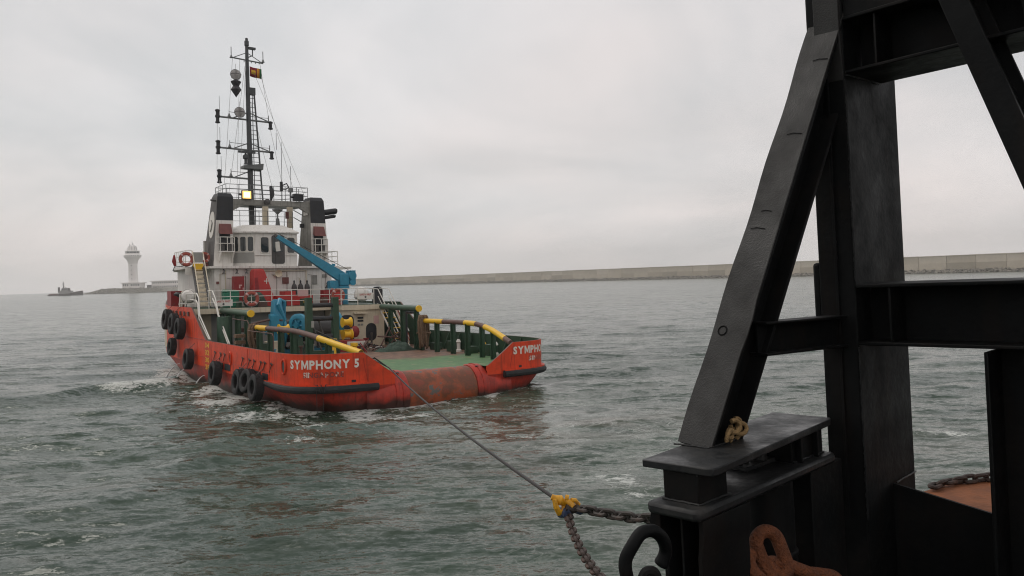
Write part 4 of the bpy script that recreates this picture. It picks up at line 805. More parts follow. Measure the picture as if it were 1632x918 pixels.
def build_funnels():
    for sd in (-1, 1):
        # (outer bottom, inner bottom, outer top, inner top)
        ob, ib, ot, it = (3.85, 2.62, 3.52, 2.55)
        yb0, yb1, yt0, yt1 = 20.6, 23.3, 20.6, 21.9
        def ring(w):
            k = (w - 6.26) / (10.85 - 6.26); o = ob + (ot - ob) * k; i = ib + (it - ib) * k; y1 = yb1 + (yt1 - yb1) * k
            xs = sorted((sd * o, sd * i)); return [(xs[0], 20.6, w), (xs[1], 20.6, w), (xs[1], y1, w), (xs[0], y1, w)]
        g = G(); g.loft([ring(6.26), ring(9.2)], mi=0); g.loft([ring(9.2), ring(10.72)], mi=0)
        top = ring(10.72); cx = sum(p[0] for p in top) / 4; g.loft([top, [(cx + (p[0] - cx) * .8, p[1] + (.15 if p[1] < 21 else -.15), 10.95) for p in top]], capb=True, mi=0)
        # paint: each face its own coat
        f = g; f.m = []
        for q in f.f:
            ps = [f.v[i] for i in q]; zz = sum(p[2] for p in ps) / len(ps); ax = max(p[1] for p in ps) - min(p[1] for p in ps); aft = all(abs(p[1] - 20.6) < .2 for p in ps)
            if zz > 10.72: f.m.append(1)
            elif aft: f.m.append(1 if zz > 9.2 else 0)
            else:
                outer = abs(sum(p[0] for p in ps) / len(ps)) > 3.05
                f.m.append(3 if (outer and sd < 0) else (1 if zz > 9.2 and outer else 2))
        fo = P(f, 'funnel', ['white', 'black', 'funnel_grey', 'funnel_dark'], smooth=25)
        xi, xo = sorted((sd * 2.72, sd * 3.5)); xm = (xi + xo) / 2
        g = G(); g.hexa([(xi, 20.2, 8.3), (xo, 20.2, 8.3), (xo, 20.6, 8.42), (xi, 20.6, 8.42)], [(xi + .05, 20.42, 8.95), (xo - .05, 20.42, 8.95), (xo - .05, 20.6, 8.98), (xi + .05, 20.6, 8.98)]); P(g, 'louvre_hood', 'hood_red', fo)
        g = G(); g.box(xi + .04, xo - .1, 20.5, 20.6, 7.3, 8.4); P(g, 'louvre', 'black', fo)
        g = G(); g.box(xi - .06, xo + .06, 20.05, 20.6, 7.16, 7.22); P(g, 'service_platform', 'white', fo)
        for x in (xi, xo): g = G(); g.hexa([(x - .03, 20.56, 6.5), (x + .03, 20.56, 6.5), (x + .03, 20.6, 6.5), (x - .03, 20.6, 6.5)], [(x - .03, 19.95, 7.15), (x + .03, 19.95, 7.15), (x + .03, 20.6, 7.15), (x - .03, 20.6, 7.15)]); P(g, 'bracket', 'white', fo)
        g = G(); a, b = xi - .05, xo + .05
        for z in (8.1, 7.7): g.tube([(a, 20.55, z), (a, 20.07, z), (b, 20.07, z), (b, 20.55, z)], .028, 6)
        for x in (a, xm, b): g.tube([(x, 20.07, 7.2), (x, 20.07, 8.1)], .028, 6)
        P(g, 'platform_railing', 'white_clean', fo)
        for x in (xm - .22, xm + .2): g = G(); g.cyl((x, 20.3, 7.22), (x, 20.3, 7.7), .13, n=10); P(g, 'valve_drum', 'funnel_dark', fo)
        if sd < 0:
            # white roundel on the port face
            ez = Vector((-.33 / -4.59 * 1.0, 0, 1)).normalized(); ez = Vector((.072, 0, 1)).normalized(); ey = Vector((0, -1, 0)); nrm = ey.cross(ez); c = Vector((-3.66, 21.5, 8.95))
            nrm = Vector((-1, 0, .072)).normalized(); q = []
            for a in range(28): t_ = 2 * PI * a / 28; q.append(c + ey * (.62 * math.cos(t_)) + ez * (.86 * math.sin(t_)))
            g = G(); g.add([p + nrm * .03 for p in q] + [p - nrm * .02 for p in q], [tuple(range(28))] + [(i, (i + 1) % 28, 28 + (i + 1) % 28, 28 + i) for i in range(28)]); ro = P(g, 'roundel', 'white_clean', fo)
            g = G(); g.tube([c + nrm * .035 + ez * .3 + ey * -.1, c + nrm * .035 + ez * .1 + ey * .22, c + nrm * .035 - ez * .3 + ey * .05, c + nrm * .035 - ez * .42 + ey * -.15], .05, 5); P(g, 'roundel_mark', 'funnel_grey', fo)
            g = G(); g.cyl((-3.52, 21.0, 10.45), (-3.85, 21.0, 10.5), .06, n=8); P(g, 'stub_pipe', 'funnel_dark', fo)
        else:
            for z, r, l in ((9.95, .2, .95), (9.6, .12, .85)):
                g = G(); g.tube([(3.3, 20.9, z), (3.6, 20.85, z), (3.3 + l + .15, 20.55, z + .12)], r, 12); g.lathe([(.01, 0), (r * .8, 0)], c=(3.3 + l + .16, 20.5, z + .12), ax='x', n=12); P(g, 'exhaust_pipe', 'black', fo)
            for k in range(4): g = G(); g.box(2.42, 2.5, 20.9 + k * .16, 21.0 + k * .16, 9.75, 10.0); P(g, 'louvre_slat', 'white', fo)
    # gantry beam between the funnels
    g = G(); g.box(-2.6, 2.6, 20.75, 21.15, 10.28, 10.62); gb = P(g, 'gantry_beam', 'funnel_grey')
    for sd in (-1, 1): g = G(); g.prism([(sd * 2.62, 10.30), (sd * 1.75, 10.30), (sd * 2.62, 9.8)], (0, 20.78, 0), (1, 0, 0), (0, 0, 1), (0, 1, 0), 0, .34); P(g, 'gusset', 'funnel_grey', gb)
    # floodlights: the left one is lit
    g = G(); g.box(-1.98, -1.36, 20.62, 20.8, 10.62, 11.18, 0); g.box(-1.94, -1.40, 20.60, 20.63, 10.66, 11.14, 1); g.box(-1.86, -1.48, 20.59, 20.60, 10.72, 11.06, 2); g.tube([(-2.15, 20.7, 10.9), (-1.95, 20.7, 10.9)], .06, 6, 0); tag(P(g, 'floodlight', ['funnel_dark', 'lamp', 'lamp_core'], gb), 'lit orange floodlight')
    g = G(); g.box(1.45, 2.1, 20.55, 20.9, 10.66, 11.12); g.tube([(1.25, 20.7, 10.9), (1.5, 20.7, 10.9)], .07, 6); tag(P(g, 'floodlight', 'black', gb), 'unlit black floodlight')
    g = G(); g.lathe([(.01, 20.5), (.19, 20.55), (.19, 20.75)], c=(-.35, 0, 10.5), ax='y', n=14); P(g, 'cowl_lamp', 'funnel_dark', gb)
build_funnels()

def build_mast():
    y = 25.2; top = 22.3
    g = G(); g.tube([(0.05, y, 8.9), (0.0, y, 12), (-.08, y, 18.5), (-.1, y, 21.9)], [.2, .19, .15, .11], 10); m = P(g, 'mast', 'mast')
    g = G(); g.lathe([(.12, 21.9), (.16, 21.95), (.16, 22.25), (.1, 22.3), (.1, 22.45), (0, 22.5)], c=(-.1, y, 0), n=10); P(g, 'masthead_light', 'mast', m)
    g = G(); g.box(0, .5, y - .12, y + .12, 21.72, 21.86); g.tube([(.3, y, 21.7), (.3, y, 21.3), (-.05, y, 21.1)], .04, 6); P(g, 'wind_sensor_arm', 'mast', m)
    # ladder leg and rungs
    g = G(); A, B = Vector((.34, y, 18.9)), Vector((.98, y, 8.95)); g.tube([A, B], .06, 6); lad = P(g, 'ladder_leg', 'mast', m)
    g = G(); g.tube([(.22, y, 18.6), (.30, y, 9)], .03, 5); P(g, 'ladder_stile', 'mast', m)
    rung = []
    for i in range(30):
        z = 9.3 + i * .32; k = (18.9 - z) / (18.9 - 8.95); x1 = A.x + (B.x - A.x) * k; g = G(); g.tube([(.08, y, z), (x1, y, z)], .022, 5); P(g, 'rung', 'mast', m)
    g = G(); g.box(-.02, .42, y - .15, y + .15, 18.5, 19.0); P(g, 'ladder_head', 'mast', m)
    for z, x0, x1 in ((16.75, -2.2, 1.45), (14.62, -2.2, 1.5), (12.62, -2.15, 0)):
        g = G(); g.tube([(x0, y, z), (x1, y, z - .06)], .065, 8)
        g.tube([(-.05, y, z + .48), (x0 + 1.1, y, z + .03)], .04, 6); g.tube([(x0 + .8, y, z + .4), (-.05, y, z + .36)], .02, 5); g.tube([(x0 + .8, y, z), (x0 + .8, y, z + .55)], .02, 5)
        if x1 > 1: g.tube([(.05, y, z + .45), (x1 - .1, y, z - .02)], .04, 6); g.tube([(x1 - .1, y, z), (x1 - .1, y, z + .42)], .035, 5); g.tube([(.3, y, z + .22), (x1 - .1, y, z + .22)], .018, 5)
        g.lathe([(0, .34), (.13, 0)], c=(x0 + .8, y, z + .04), n=8)
        yd = P(g, 'yard', 'mast_grey', m)
        lights = [(x0, .0)] + ([(x1 + .02, -.28)] if x1 > 1 else [])
        for lx, dz in lights:
            g = G()
            for q in ((.38, -.38) if dz == 0 else (0,)):
                zc = z + dz + q * .5; g.lathe([(.09, zc - .3), (.17, zc - .27), (.17, zc - .2), (.12, zc - .17), (.12, zc + .14), (.17, zc + .16), (.17, zc + .24), (.06, zc + .3)], c=(lx, y - .05, 0), n=10)
            P(g, 'navigation_light', 'black', m)
        g = G(); g.tube([(x0 + .15, y, z), (x0 + .15, y, z + 1.4)], .014, 4); P(g, 'whip_aerial', 'wire', m)
    g = G(); z = 20.95; g.tube([(-1.2, y, z + .02), (1.05, y, z - .1)], .05, 6); g.tube([(-1.15, y, z - .02), (-.1, y, z + .5), (1.0, y, z - .1)], .03, 5)
    for x in (-1.18, 1.04): g.tube([(x, y, z), (x, y, z + .75)], .03, 5); g.lathe([(0, .3), (.12, 0)], c=(x, y, z - .02), n=8)
    for x in (-.3, .2, .5, .75): g.tube([(x, y, z - .05), (x, y, z - .2)], .03, 5)
    P(g, 'yard', 'mast_grey', m)
    # radar platform and scanners
    g = G(); g.hexa([(-.6, y - .5, 13.25), (.75, y - .5, 13.2), (.75, y + .3, 13.2), (-.6, y + .3, 13.25)], [(-.62, y - .55, 13.42), (.78, y - .55, 13.62), (.78, y + .3, 13.62), (-.62, y + .3, 13.42)]); P(g, 'radar_platform', 'mast_grey', m)
    g = G(); g.lathe([(.16, 13.5), (.1, 13.6), (.1, 13.85), (.2, 13.9), (.2, 14.1), (.08, 14.2), (.06, 14.3)], c=(-.45, y - .45, 0), n=12); P(g, 'radar_pedestal', 'mast', m)
    g = G(); g.box(-1.0, .2, y - .6, y - .45, 14.28, 14.42); P(g, 'radar_scanner', 'mast', m)
    # stays and halyards
    lines = [((-1.1, y, 20.9), (-2.2, 23.8, 11.9)), ((-.6, y, 20.9), (-1.8, 22.5, 10.0)), ((-.2, y, 20.5), (-1.2, 24, 10.8)), ((-.25, y, 20.5), (-1.9, 24, 11)), ((.8, y, 20.9), (1.4, y, 16.7)), ((.3, y, 20.3), (2.9, 22.2, 10.9)), ((1.4, y, 16.6), (1.9, 24, 11.9)), ((.1, y, 18), (1.1, 24, 12)), ((-2.2, y, 16.7), (-2.3, y, 12.6)), ((-2.15, y, 12.4), (-3.2, 21, 10.9)), ((.9, y, 19.8), (2.6, 24, 12))]
    for a, b in lines: g = G(); g.tube([a, b], .011, 4); P(g, 'stay_wire', 'wire_thin', m)
    for x, z0, z1 in ((2.55, 10.8, 13.5), (1.9, 10.8, 15.2), (1.55, 14.6, 15.8)): g = G(); g.tube([(x, 24.2, z0), (x, 24.2, z1)], .018, 5); P(g, 'whip_aerial', 'wire', m)
    # gear on the upper rails
    g = G(); g.tube([(.9, 23.6, 11.9), (.95, 23.5, 11.4), (.85, 23.5, 10.9)], [.12, .17, .06], 8); P(g, 'rolled_cover', 'black', m)
    g = G(); g.box(1.5, 1.65, 23.3, 23.5, 11.6, 12.25); g.tube([(1.65, 23.4, 12.0), (1.95, 23.4, 12.15), (2.1, 23.4, 11.9), (1.9, 23.4, 11.75), (1.65, 23.4, 11.75)], .05, 6); P(g, 'searchlight', 'black', m)
    g = G(); g.box(2.1, 2.38, 23.3, 23.5, 11.55, 11.85); g.tube([(2.22, 23.4, 11.6), (2.22, 23.4, 10.4)], .06, 6); P(g, 'junction_box', 'mast_grey', m)
build_mast()

def build_deck_gear():
    # boat-deck railing
    railing('boat_deck_railing', [(-5.35, 15.98, 3.71), (1.95, 15.98, 3.71), (1.98, 14.25, 3.71), (4.15, 14.25, 3.71)], 1.0, r=.026)
    railing('bridge_wing_railing', [(-5.05, 20.95, 6.26), (-5.45, 20.95, 6.26), (-5.4, 24.0, 6.26)], 1.0, r=.024, post_every=.6)
    railing('bridge_wing_railing', [(3.0, 19.85, 6.26), (4.15, 19.85, 6.26), (4.15, 21.8, 6.26)], 1.0, r=.024)
    # port stairway up to the bridge wing
    A0, A1 = Vector((-5.95, 17.1, 3.71)), Vector((-6.05, 21.7, 6.26)); g = G()
    bt, tp = Vector((-4.92, 17.4, 3.71)), Vector((-4.42, 20.85, 6.26))
    st = G()
    for dx in (0, -.62): st.tube([bt + Vector((dx, 0, 0)), tp + Vector((dx, 0, 0))], .075, 6, mi=1); st.tube([bt + Vector((dx, -.1, .15)), bt + Vector((dx, 0, .9)), tp + Vector((dx, 0, .95))], .028, 6)
    s = P(st, 'stairway', ['cream', 'funnel_dark'])
    for k in range(9):
        q = bt.lerp(tp, (k + .6) / 9.4); g = G(); g.box(q.x - .6, q.x - .02, q.y - .02, q.y + .2, q.z - .02, q.z + .02); g.box(q.x - .6, q.x - .02, q.y + .18, q.y + .2, q.z + .04, q.z + .20); P(g, 'step', 'cream', s)
    g = G(); q = bt.lerp(tp, .98); g.box(q.x - .62, q.x, q.y - .05, q.y, q.z - .25, q.z + .25); P(g, 'banner', 'yellow', s)
    g = G(); g.box(q.x - .62, q.x, q.y - .02, q.y + .02, q.z + .3, q.z + .95); P(g, 'gate_panel', 'grey_panel', s)
    # starboard stairway with red and white boards
    st = G(); bt, tp = Vector((4.95, 12.6, 1.12)), Vector((4.55, 14.6, 3.71)); d = Vector((.75, 0, 0))
    for o in (Vector(), d): st.tube([bt + o, tp + o], .06, 6); st.tube([bt + o + Vector((0, 0, .9)), tp + o + Vector((0, -.1, .95)), tp + o + Vector((-.25, .7, 1.0))], .032, 6); st.tube([bt + o + Vector((0, 0, .5)), tp + o + Vector((0, -.1, .5))], .025, 6)
    s = P(st, 'stairway', 'white_clean')
    for k in range(8): q = bt.lerp(tp, (k + .6) / 8.4); g = G(); g.box(q.x, q.x + .75, q.y - .1, q.y + .1, q.z - .02, q.z + .02); P(g, 'step', 'yellow', s)
    g = G(); a, b = bt + d + Vector((0, -.03, .75)), bt.lerp(tp, .62) + d + Vector((0, -.03, .95))
    for k, mi in enumerate((0, 1, 0, 1)):
        o0, o1 = -.1 - .12 * k, -.22 - .12 * k; g.hexa([a + Vector((0, 0, o1)), b + Vector((0, 0, o1)), b + Vector((0, .03, o1)), a + Vector((0, .03, o1))], [a + Vector((0, 0, o0)), b + Vector((0, 0, o0)), b + Vector((0, .03, o0)), a + Vector((0, .03, o0))], mi)
    P(g, 'striped_board', ['red', 'white_clean'], s)
    # white gangway hand rails at the forecastle break, port side
    for pts in ([(-6.2, 17.8, 3.85), (-6.2, 17.6, 4.55), (-6.2, 15.2, 4.6), (-6.22, 14.7, 4.35), (-6.3, 14.2, 3.4), (-6.3, 12.1, 2.15)], [(-6.2, 16.6, 4.25), (-6.2, 15.3, 4.2), (-6.22, 14.9, 4.0), (-6.3, 14.4, 3.2), (-6.3, 12.4, 2.15)],
                [(-5.4, 15.9, 4.72), (-5.35, 15.2, 4.72), (-5.35, 14.6, 4.3), (-5.4, 13.8, 3.4), (-5.45, 11.6, 1.9)], [(-5.35, 15.2, 4.3), (-5.38, 14.4, 3.9), (-5.42, 13.6, 3.1), (-5.45, 11.9, 1.9)]):
        g = G(); g.tube(pts, .035, 7); P(g, 'gangway_rail', 'white_clean')
    # signs on the railing
    for cx, cy, cz in ((-4.55, 15.93, 4.02), (3.55, 14.20, 4.25)):
        g = G(); g.box(cx - .52, cx + .52, cy - .02, cy, cz - .19, cz + .19); b = P(g, 'safety_sign', 'white_clean')
        v, f = text_mesh('SAFETY FIRST', .15, .02); v[:, 0] -= (v[:, 0].min() + v[:, 0].max()) / 2; g = G(); g.add([(cx + p[0] * .88, cy - .026, cz + .03 + p[1]) for p in v], f); P(g, 'sign_lettering', 'red', b, smooth=0)
        g = G(); g.add([(cx + x, cy - .026, cz - .07 + z) for x, z in ((-.02, -.07), (.02, -.07), (.02, -.02), (.08, -.02), (.08, .02), (.02, .02), (.02, .07), (-.02, .07), (-.02, .02), (-.08, .02), (-.08, -.02), (-.02, -.02))], [tuple(range(12))]); P(g, 'cross_mark', 'black', b, smooth=0)
    g = G(); g.box(-.1, .55, 15.92, 15.94, 4.3, 4.68); P(g, 'notice_board', 'pink_sign')
    # red engine-room ventilator trunk with white cross
    g = G(); g.loft([[(-2.05, 18.4, 3.71), (-.55, 18.4, 3.71), (-.55, 19.4, 3.71), (-2.05, 19.4, 3.71)], [(-2.0, 18.4, 4.6), (-.85, 18.4, 4.6), (-.85, 19.4, 4.6), (-2.0, 19.4, 4.6)], [(-1.98, 18.4, 5.85), (-1.28, 18.4, 5.85), (-1.28, 19.3, 5.85), (-1.98, 19.3, 5.85)], [(-1.93, 18.45, 6.05), (-1.38, 18.45, 6.05), (-1.38, 19.2, 6.05), (-1.93, 19.2, 6.05)]], capb=True); v = P(g, 'ventilator_trunk', 'red', smooth=30)
    bevel(v, .06, 3)
    g = G(); g.hexa([(-1.95, 18.36, 4.55), (-1.66, 18.36, 4.55), (-1.66, 18.4, 4.55), (-1.95, 18.4, 4.55)], [(-1.95, 18.36, 5.5), (-1.78, 18.36, 5.5), (-1.78, 18.4, 5.5), (-1.95, 18.4, 5.5)]); P(g, 'side_duct', 'red_dark', v)
    g = G(); c = Vector((-1.22, 18.375, 5.28)); g.box(c.x - .16, c.x + .16, c.y, c.y + .02, c.z - .025, c.z + .025); g.box(c.x - .025, c.x + .025, c.y - .002, c.y + .018, c.z - .17, c.z + .17); P(g, 'cross_mark', 'white_clean', v)
    g = G(); g.box(-.7, 1.6, 17.9, 19.3, 3.71, 4.35); sk = P(g, 'skylight_casing', 'red'); g = G(); g.box(-.2, .5, 18.0, 19, 4.35, 4.62); P(g, 'hatch', 'red', sk)
    for x in (-.55, .55): g = G(); g.box(x, x + .7, 17.87, 17.9, 4.02, 4.06); P(g, 'handle_bar', 'hood_red', sk)
    g = G(); g.box(-3.1, -2.45, 18.9, 19.3, 4.0, 5.6); fc = P(g, 'fire_cabinet', 'red_dark')
    g = G(); g.box(-2.78, -2.7, 18.88, 18.9, 4.85, 5.08); g.box(-2.7, -2.6, 18.88, 18.9, 5.0, 5.08); g.box(-2.55, -2.5, 18.88, 18.9, 4.75, 4.9); P(g, 'label_mark', 'pink_sign', fc)
    g = G(); g.hexa([(2.55, 16.6, 3.71), (3.05, 16.6, 3.71), (3.05, 17.3, 3.71), (2.55, 17.3, 3.71)], [(2.55, 16.6, 4.72), (3.05, 16.6, 4.45), (3.05, 17.3, 4.5), (2.55, 17.3, 4.82)]); P(g, 'hose_box', 'red')
    g = G(); g.box(1.9, 2.5, 16.8, 17.4, 3.71, 4.65); P(g, 'hose_box', 'red_dark')
    g = G(); g.tube([(.35, 15.9, 3.92), (.75, 15.9, 3.92)], .13, 12); g.tube([(.25, 15.95, 3.95), (.9, 15.95, 3.8)], .03, 6); P(g, 'float_light', 'yellow')
    # bridge-wing gear
    g = G(); g.box(-5.48, -5.0, 20.85, 20.9, 5.75, 6.12); P(g, 'dodger_panel', 'white_clean')
    g = G(); g.tube([(-5.95, 21.4, 6.3), (-6.02, 21.4, 6.6), (-6.0, 21.4, 7.0)], [.07, .13, .05], 8); P(g, 'smoke_float', 'red_dark')
    g = G(); g.tube([(-5.5, 21.4, 6.3), (-6.0, 21.4, 6.25), (-6.1, 21.4, 6.0)], .03, 6); P(g, 'float_bracket', 'mast_grey')
    g = G(); g.box(-4.05, -3.9, 21.9, 22.2, 6.26, 7.95); P(g, 'sentry_box', 'grey_panel')
    for x in (-4.12, -4.0): g = G(); g.tube([(x, 21.5, 6.3), (x, 21.5, 7.1)], .07, 8); P(g, 'extinguisher', 'hood_red')
    # red locker behind the forecastle bulwark, dark gear
    g = G(); g.box(-6.0, -5.2, 22.5, 23.6, 3.71, 4.75); P(g, 'side_locker', 'red_dark')
    # towing winch
    g = G(); g.tube([(-2.9, 13.6, 2.3), (1.6, 13.6, 2.3)], .12, 10); g.box(-3.3, 1.9, 12.9, 14.5, 1.1, 1.3); w = P(g, 'towing_winch', 'blue')
    g = G(); g.lathe([(.55, -1.9), (.55, 1.3)], c=(0, 13.6, 2.35), ax='x', n=28)
    for k in range(26): g.lathe([(.62, -1.85 + k * .12), (.66, -1.79 + k * .12), (.62, -1.73 + k * .12)], c=(0, 13.6, 2.35), ax='x', n=20)
    P(g, 'wire_drum', 'wire', w)
    for x in (-2.05, 1.35): g = G(); g.lathe([(.45, x - .07), (1.05, x - .07), (1.08, x), (1.05, x + .07), (.45, x + .07)], c=(0, 13.6, 2.35), ax='x', n=32); P(g, 'drum_flange', 'blue', w)
    # gear-case side plates (the tall blue A-plate)
    for x in (-2.75, ):
        g = G(); g.prism([(12.6, 1.2), (13.7, 1.2), (13.6, 3.2), (13.35, 4.1), (12.95, 4.2), (12.7, 3.2)], (x + .12, 0, 0), (0, 1, 0), (0, 0, 1), (1, 0, 0), 0, .5); q = P(g, 'side_frame', 'blue', w); bevel(q, .05, 2)
        g = G(); g.prism([(12.55, 3.3), (13.0, 3.35), (12.9, 2.6), (12.5, 2.5)], (x - .15, 0, 0), (0, 1, 0), (0, 0, 1), (1, 0, 0), 0, .45); g.tube([(x + .7, 12.8, 3.0), (x + .35, 12.75, 3.9), (x + .5, 13.0, 4.15), (x + .8, 13.2, 4.05), (x + .85, 13.4, 2.8)], .13, 8); P(g, 'brake_arm', 'blue', w)
    g = G(); g.prism([(11.0, 1.15), (12.4, 1.15), (12.2, 2.4), (11.3, 2.4)], (-1.9, 0, 0), (0, 1, 0), (0, 0, 1), (1, 0, 0), 0, .3); P(g, 'bearing_block', 'green', w)
    g = G(); g.lathe([(.40, -.16), (.58, -.16), (.66, -.12), (.66, .12), (.58, .16), (.40, .16), (.40, -.16)], ax='x', n=30); g.lathe([(.16, -.24), (.16, .2)], ax='x', n=14); g.lathe([(.0, -.05), (.45, -.05), (.45, .05)], ax='x', n=24)
    for k in range(6): a = 2 * PI * k / 6; g.tube([(-.08, 0, 0), (-.08, .5 * math.cos(a), .5 * math.sin(a))], .06, 6)
    P(g, 'brake_wheel', 'blue', w, T(-1.72, 11.45, 2.72, 0, 0, math.radians(26)))
    g = G(); g.lathe([(.5, -1.4), (.5, .6)], c=(0, 11.9, 2.4), ax='x', n=24); P(g, 'tugger_drum', 'wire', w)
    for x, y_, z, s in ((-2.35, 11.4, 2.55, -1), (1.15, 12.2, 2.75, 1), (1.1, 12.0, 2.05, 1)):
        g = G(); g.lathe([(.30, 0), (.20, .08 * s), (.17, .25 * s), (.2, .42 * s), (.3, .5 * s), (.3, .54 * s)], c=(x, y_, z), ax='x', n=20); P(g, 'warping_head', 'yellow', w)
    g = G(); g.box(-4.2, -3.2, 13.2, 14.4, 2.4, 2.62); g.tube([(-4.1, 13, 2.8), (-3.0, 12.8, 3.05), (-2.2, 12.7, 3.0)], .06, 8); P(g, 'oiled_hose', 'rail_brown')
    # roller frame for the tow wire
    g = G(); g.box(-2.1, -.35, 9.0, 9.4, 1.12, 1.45); fr = P(g, 'wire_guide_frame', 'green')
    for x in (-2.02, -.55): g = G(); g.box(x - .17, x + .17, 9.0, 9.32, 1.12, 4.28); q = P(g, 'guide_post', 'green', fr); bevel(q, .02)
    for z in (3.86, 3.15, 2.2): g = G(); g.tube([(-1.95, 9.16, z), (-.6, 9.16, z)], .12, 12); P(g, 'guide_roller', 'black', fr)
    g = G(); g.box(-1.95, -1.8, 8.98, 9.0, 2.7, 3.05); P(g, 'paper_notice', 'grey_panel', fr)
    for x in (-1.3, -.9): g = G(); g.hexa([(x, 9.0, 1.12), (x + .06, 9.0, 1.12), (x + .06, 9.1, 1.12), (x, 9.1, 1.12)], [(x - .55, 9.3, 3.1), (x - .49, 9.3, 3.1), (x - .49, 9.4, 3.1), (x - .55, 9.4, 3.1)]); P(g, 'tie_bar', 'funnel_dark', fr)
    # tow pins and small deck fittings
    for x, y_, h in ((-1.2, 7.9, 1.0), (-2.9, 4.2, .7), (-2.4, 2.4, .55), (.1, 8.2, .7)):
        g = G(); g.lathe([(.2, 0), (.16, .1), (.13, h * .7), (.2, h * .8), (.2, h), (0, h + .02)], c=(x, y_, 1.12), n=14); P(g, 'tow_pin', 'green_light' if x < -2 else 'yellow')
    for k in range(8):      # small yellow bits of gear along both bulwarks
        x = (-5.4, 5.7, -5.6, 5.6, 5.5, -5.2, 5.75, -5.5)[k]; y_ = (13.4, 3.0, 14.2, 4.0, 6.4, 12.4, 1.6, 10.6)[k]; z = 1.12
        g = G(); g.lathe([(.16, 0), (.16, .1), (.1, .16), (.1, .5), (.14, .55), (.06, .7)], c=(x, y_, z), n=10); P(g, 'vent_head', ('yellow', 'white_clean', 'yellow', 'yellow', 'white_clean', 'yellow', 'red', 'yellow')[k])
    for k in range(5): g = G(); g.box(5.2, 5.75, 1.0 + k * 1.9, 1.5 + k * 1.9, 1.12, 1.5 + .2 * (k % 2)); P(g, 'deck_locker', 'green')
    g = G(); g.tube([(-5.3, 13.2, 1.1), (-5.3, 13.2, 3.3)], .35, 14); P(g, 'air_pipe', 'green_light')
    for k in range(4): g = G(); g.box(-5.4, -4.9, 10.6, 11.0, 1.25 + k * .34, 1.42 + k * .34); P(g, 'pallet_board', 'rope')
    # red and white locker by the winch, yellow drum
    g = G(); g.box(.6, 2.1, 11.2, 12.2, 1.12, 1.75, 0); g.box(1.0, 2.11, 11.18, 11.3, 1.4, 1.7, 1); P(g, 'deck_chest', ['red_dark', 'white_clean'])
    g = G(); g.box(1.2, 1.9, 12.6, 13.1, 1.75, 2.3, 0); g.box(1.2, 1.9, 12.58, 13.11, 2.05, 2.3, 1); P(g, 'paint_crate', ['cream', 'yellow'])
    g = G(); g.ball((2.55, 13.6, 2.1), .3, 12, (1, .7, 1.2)); P(g, 'fire_hose_reel', 'red_dark')
build_deck_gear()
def build_clutter():
    rs = random.Random(12); cols = ['rail_brown', 'funnel_dark', 'green', 'cream', 'yellow', 'chain_rusty', 'blue', 'white', 'red_dark', 'grey_panel']
    for k in range(34):      # small fittings between winch and stairs
        u = rs.uniform(-4.2, 4.3); v = rs.uniform(9.8, 15.4); h = rs.uniform(.3, 1.5); r_ = rs.uniform(.04, .12); m_ = cols[rs.randrange(len(cols))] if k % 2 else ('funnel_dark', 'green', 'rail_brown')[k % 3]; g = G()
        if k % 3 == 0: g.lathe([(r_ * 1.6, 0), (r_ * 1.6, .04), (r_, .06), (r_, h * .8), (r_ * 1.7, h * .85), (r_ * 1.7, h), (0, h)], c=(u, v, 1.12), n=10); nm = 'valve_pipe'
        elif k % 3 == 1: w_ = rs.uniform(.15, .4); g.box(u - w_, u + w_, v - .2, v + .2, 1.12, 1.12 + h * .55); g.box(u - w_ - .03, u + w_ + .03, v - .23, v + .23, 1.12 + h * .55, 1.16 + h * .55); nm = 'control_box'
        else: g.tube([(u, v, 1.15), (u + rs.uniform(-.5, .5), v + rs.uniform(-.5, .5), 1.2 + h * .5), (u + rs.uniform(-.9, .9), v - .3, 1.15 + h), (u + rs.uniform(-1, 1), v - .6, 1.16)], .03, 6); nm = 'hydraulic_hose'
        P(g, nm, m_)
    for k in range(9):       # cables and pipes up the deckhouse wall
        x = -3.6 + k * .85 + rs.uniform(-.2, .2); g = G(); z1 = rs.uniform(5.0, 6.1); g.tube([(x, 19.97, 3.75), (x, 19.95, z1), (x + rs.uniform(-.5, .5), 19.95, z1 + .02)], .018, 5); P(g, 'cable_run', ('cream', 'funnel_grey', 'rail_brown')[k % 3])
    for k in range(6):       # boxes and gear under the rails on the boat deck
        x = -4.9 + k * 1.3; g = G(); g.box(x, x + rs.uniform(.2, .5), 16.3, 16.7, 3.72, 3.72 + rs.uniform(.2, .5)); P(g, 'deck_box', ('funnel_dark', 'green', 'rail_brown')[k % 3])
    # plate seams and half-round on the port side
    for v in (2.0, 5.0, 8.3, 11.2, 14.0, 17.2): g = G(); g.tube([on_shell(s_of(v=v), .95, .002), on_shell(s_of(v=v), wtop(-6.4, v) - .05, .002)], .014, 5); P(g, 'plate_seam', 'hull_low', HULL)
    g = G(); g.tube([on_shell(s, 1.22 + .0 * s, .004) for s in np.linspace(s_of(v=2.2), s_of(v=16), 30)], .012, 5); P(g, 'plate_seam', 'hull_low', HULL)
build_clutter()

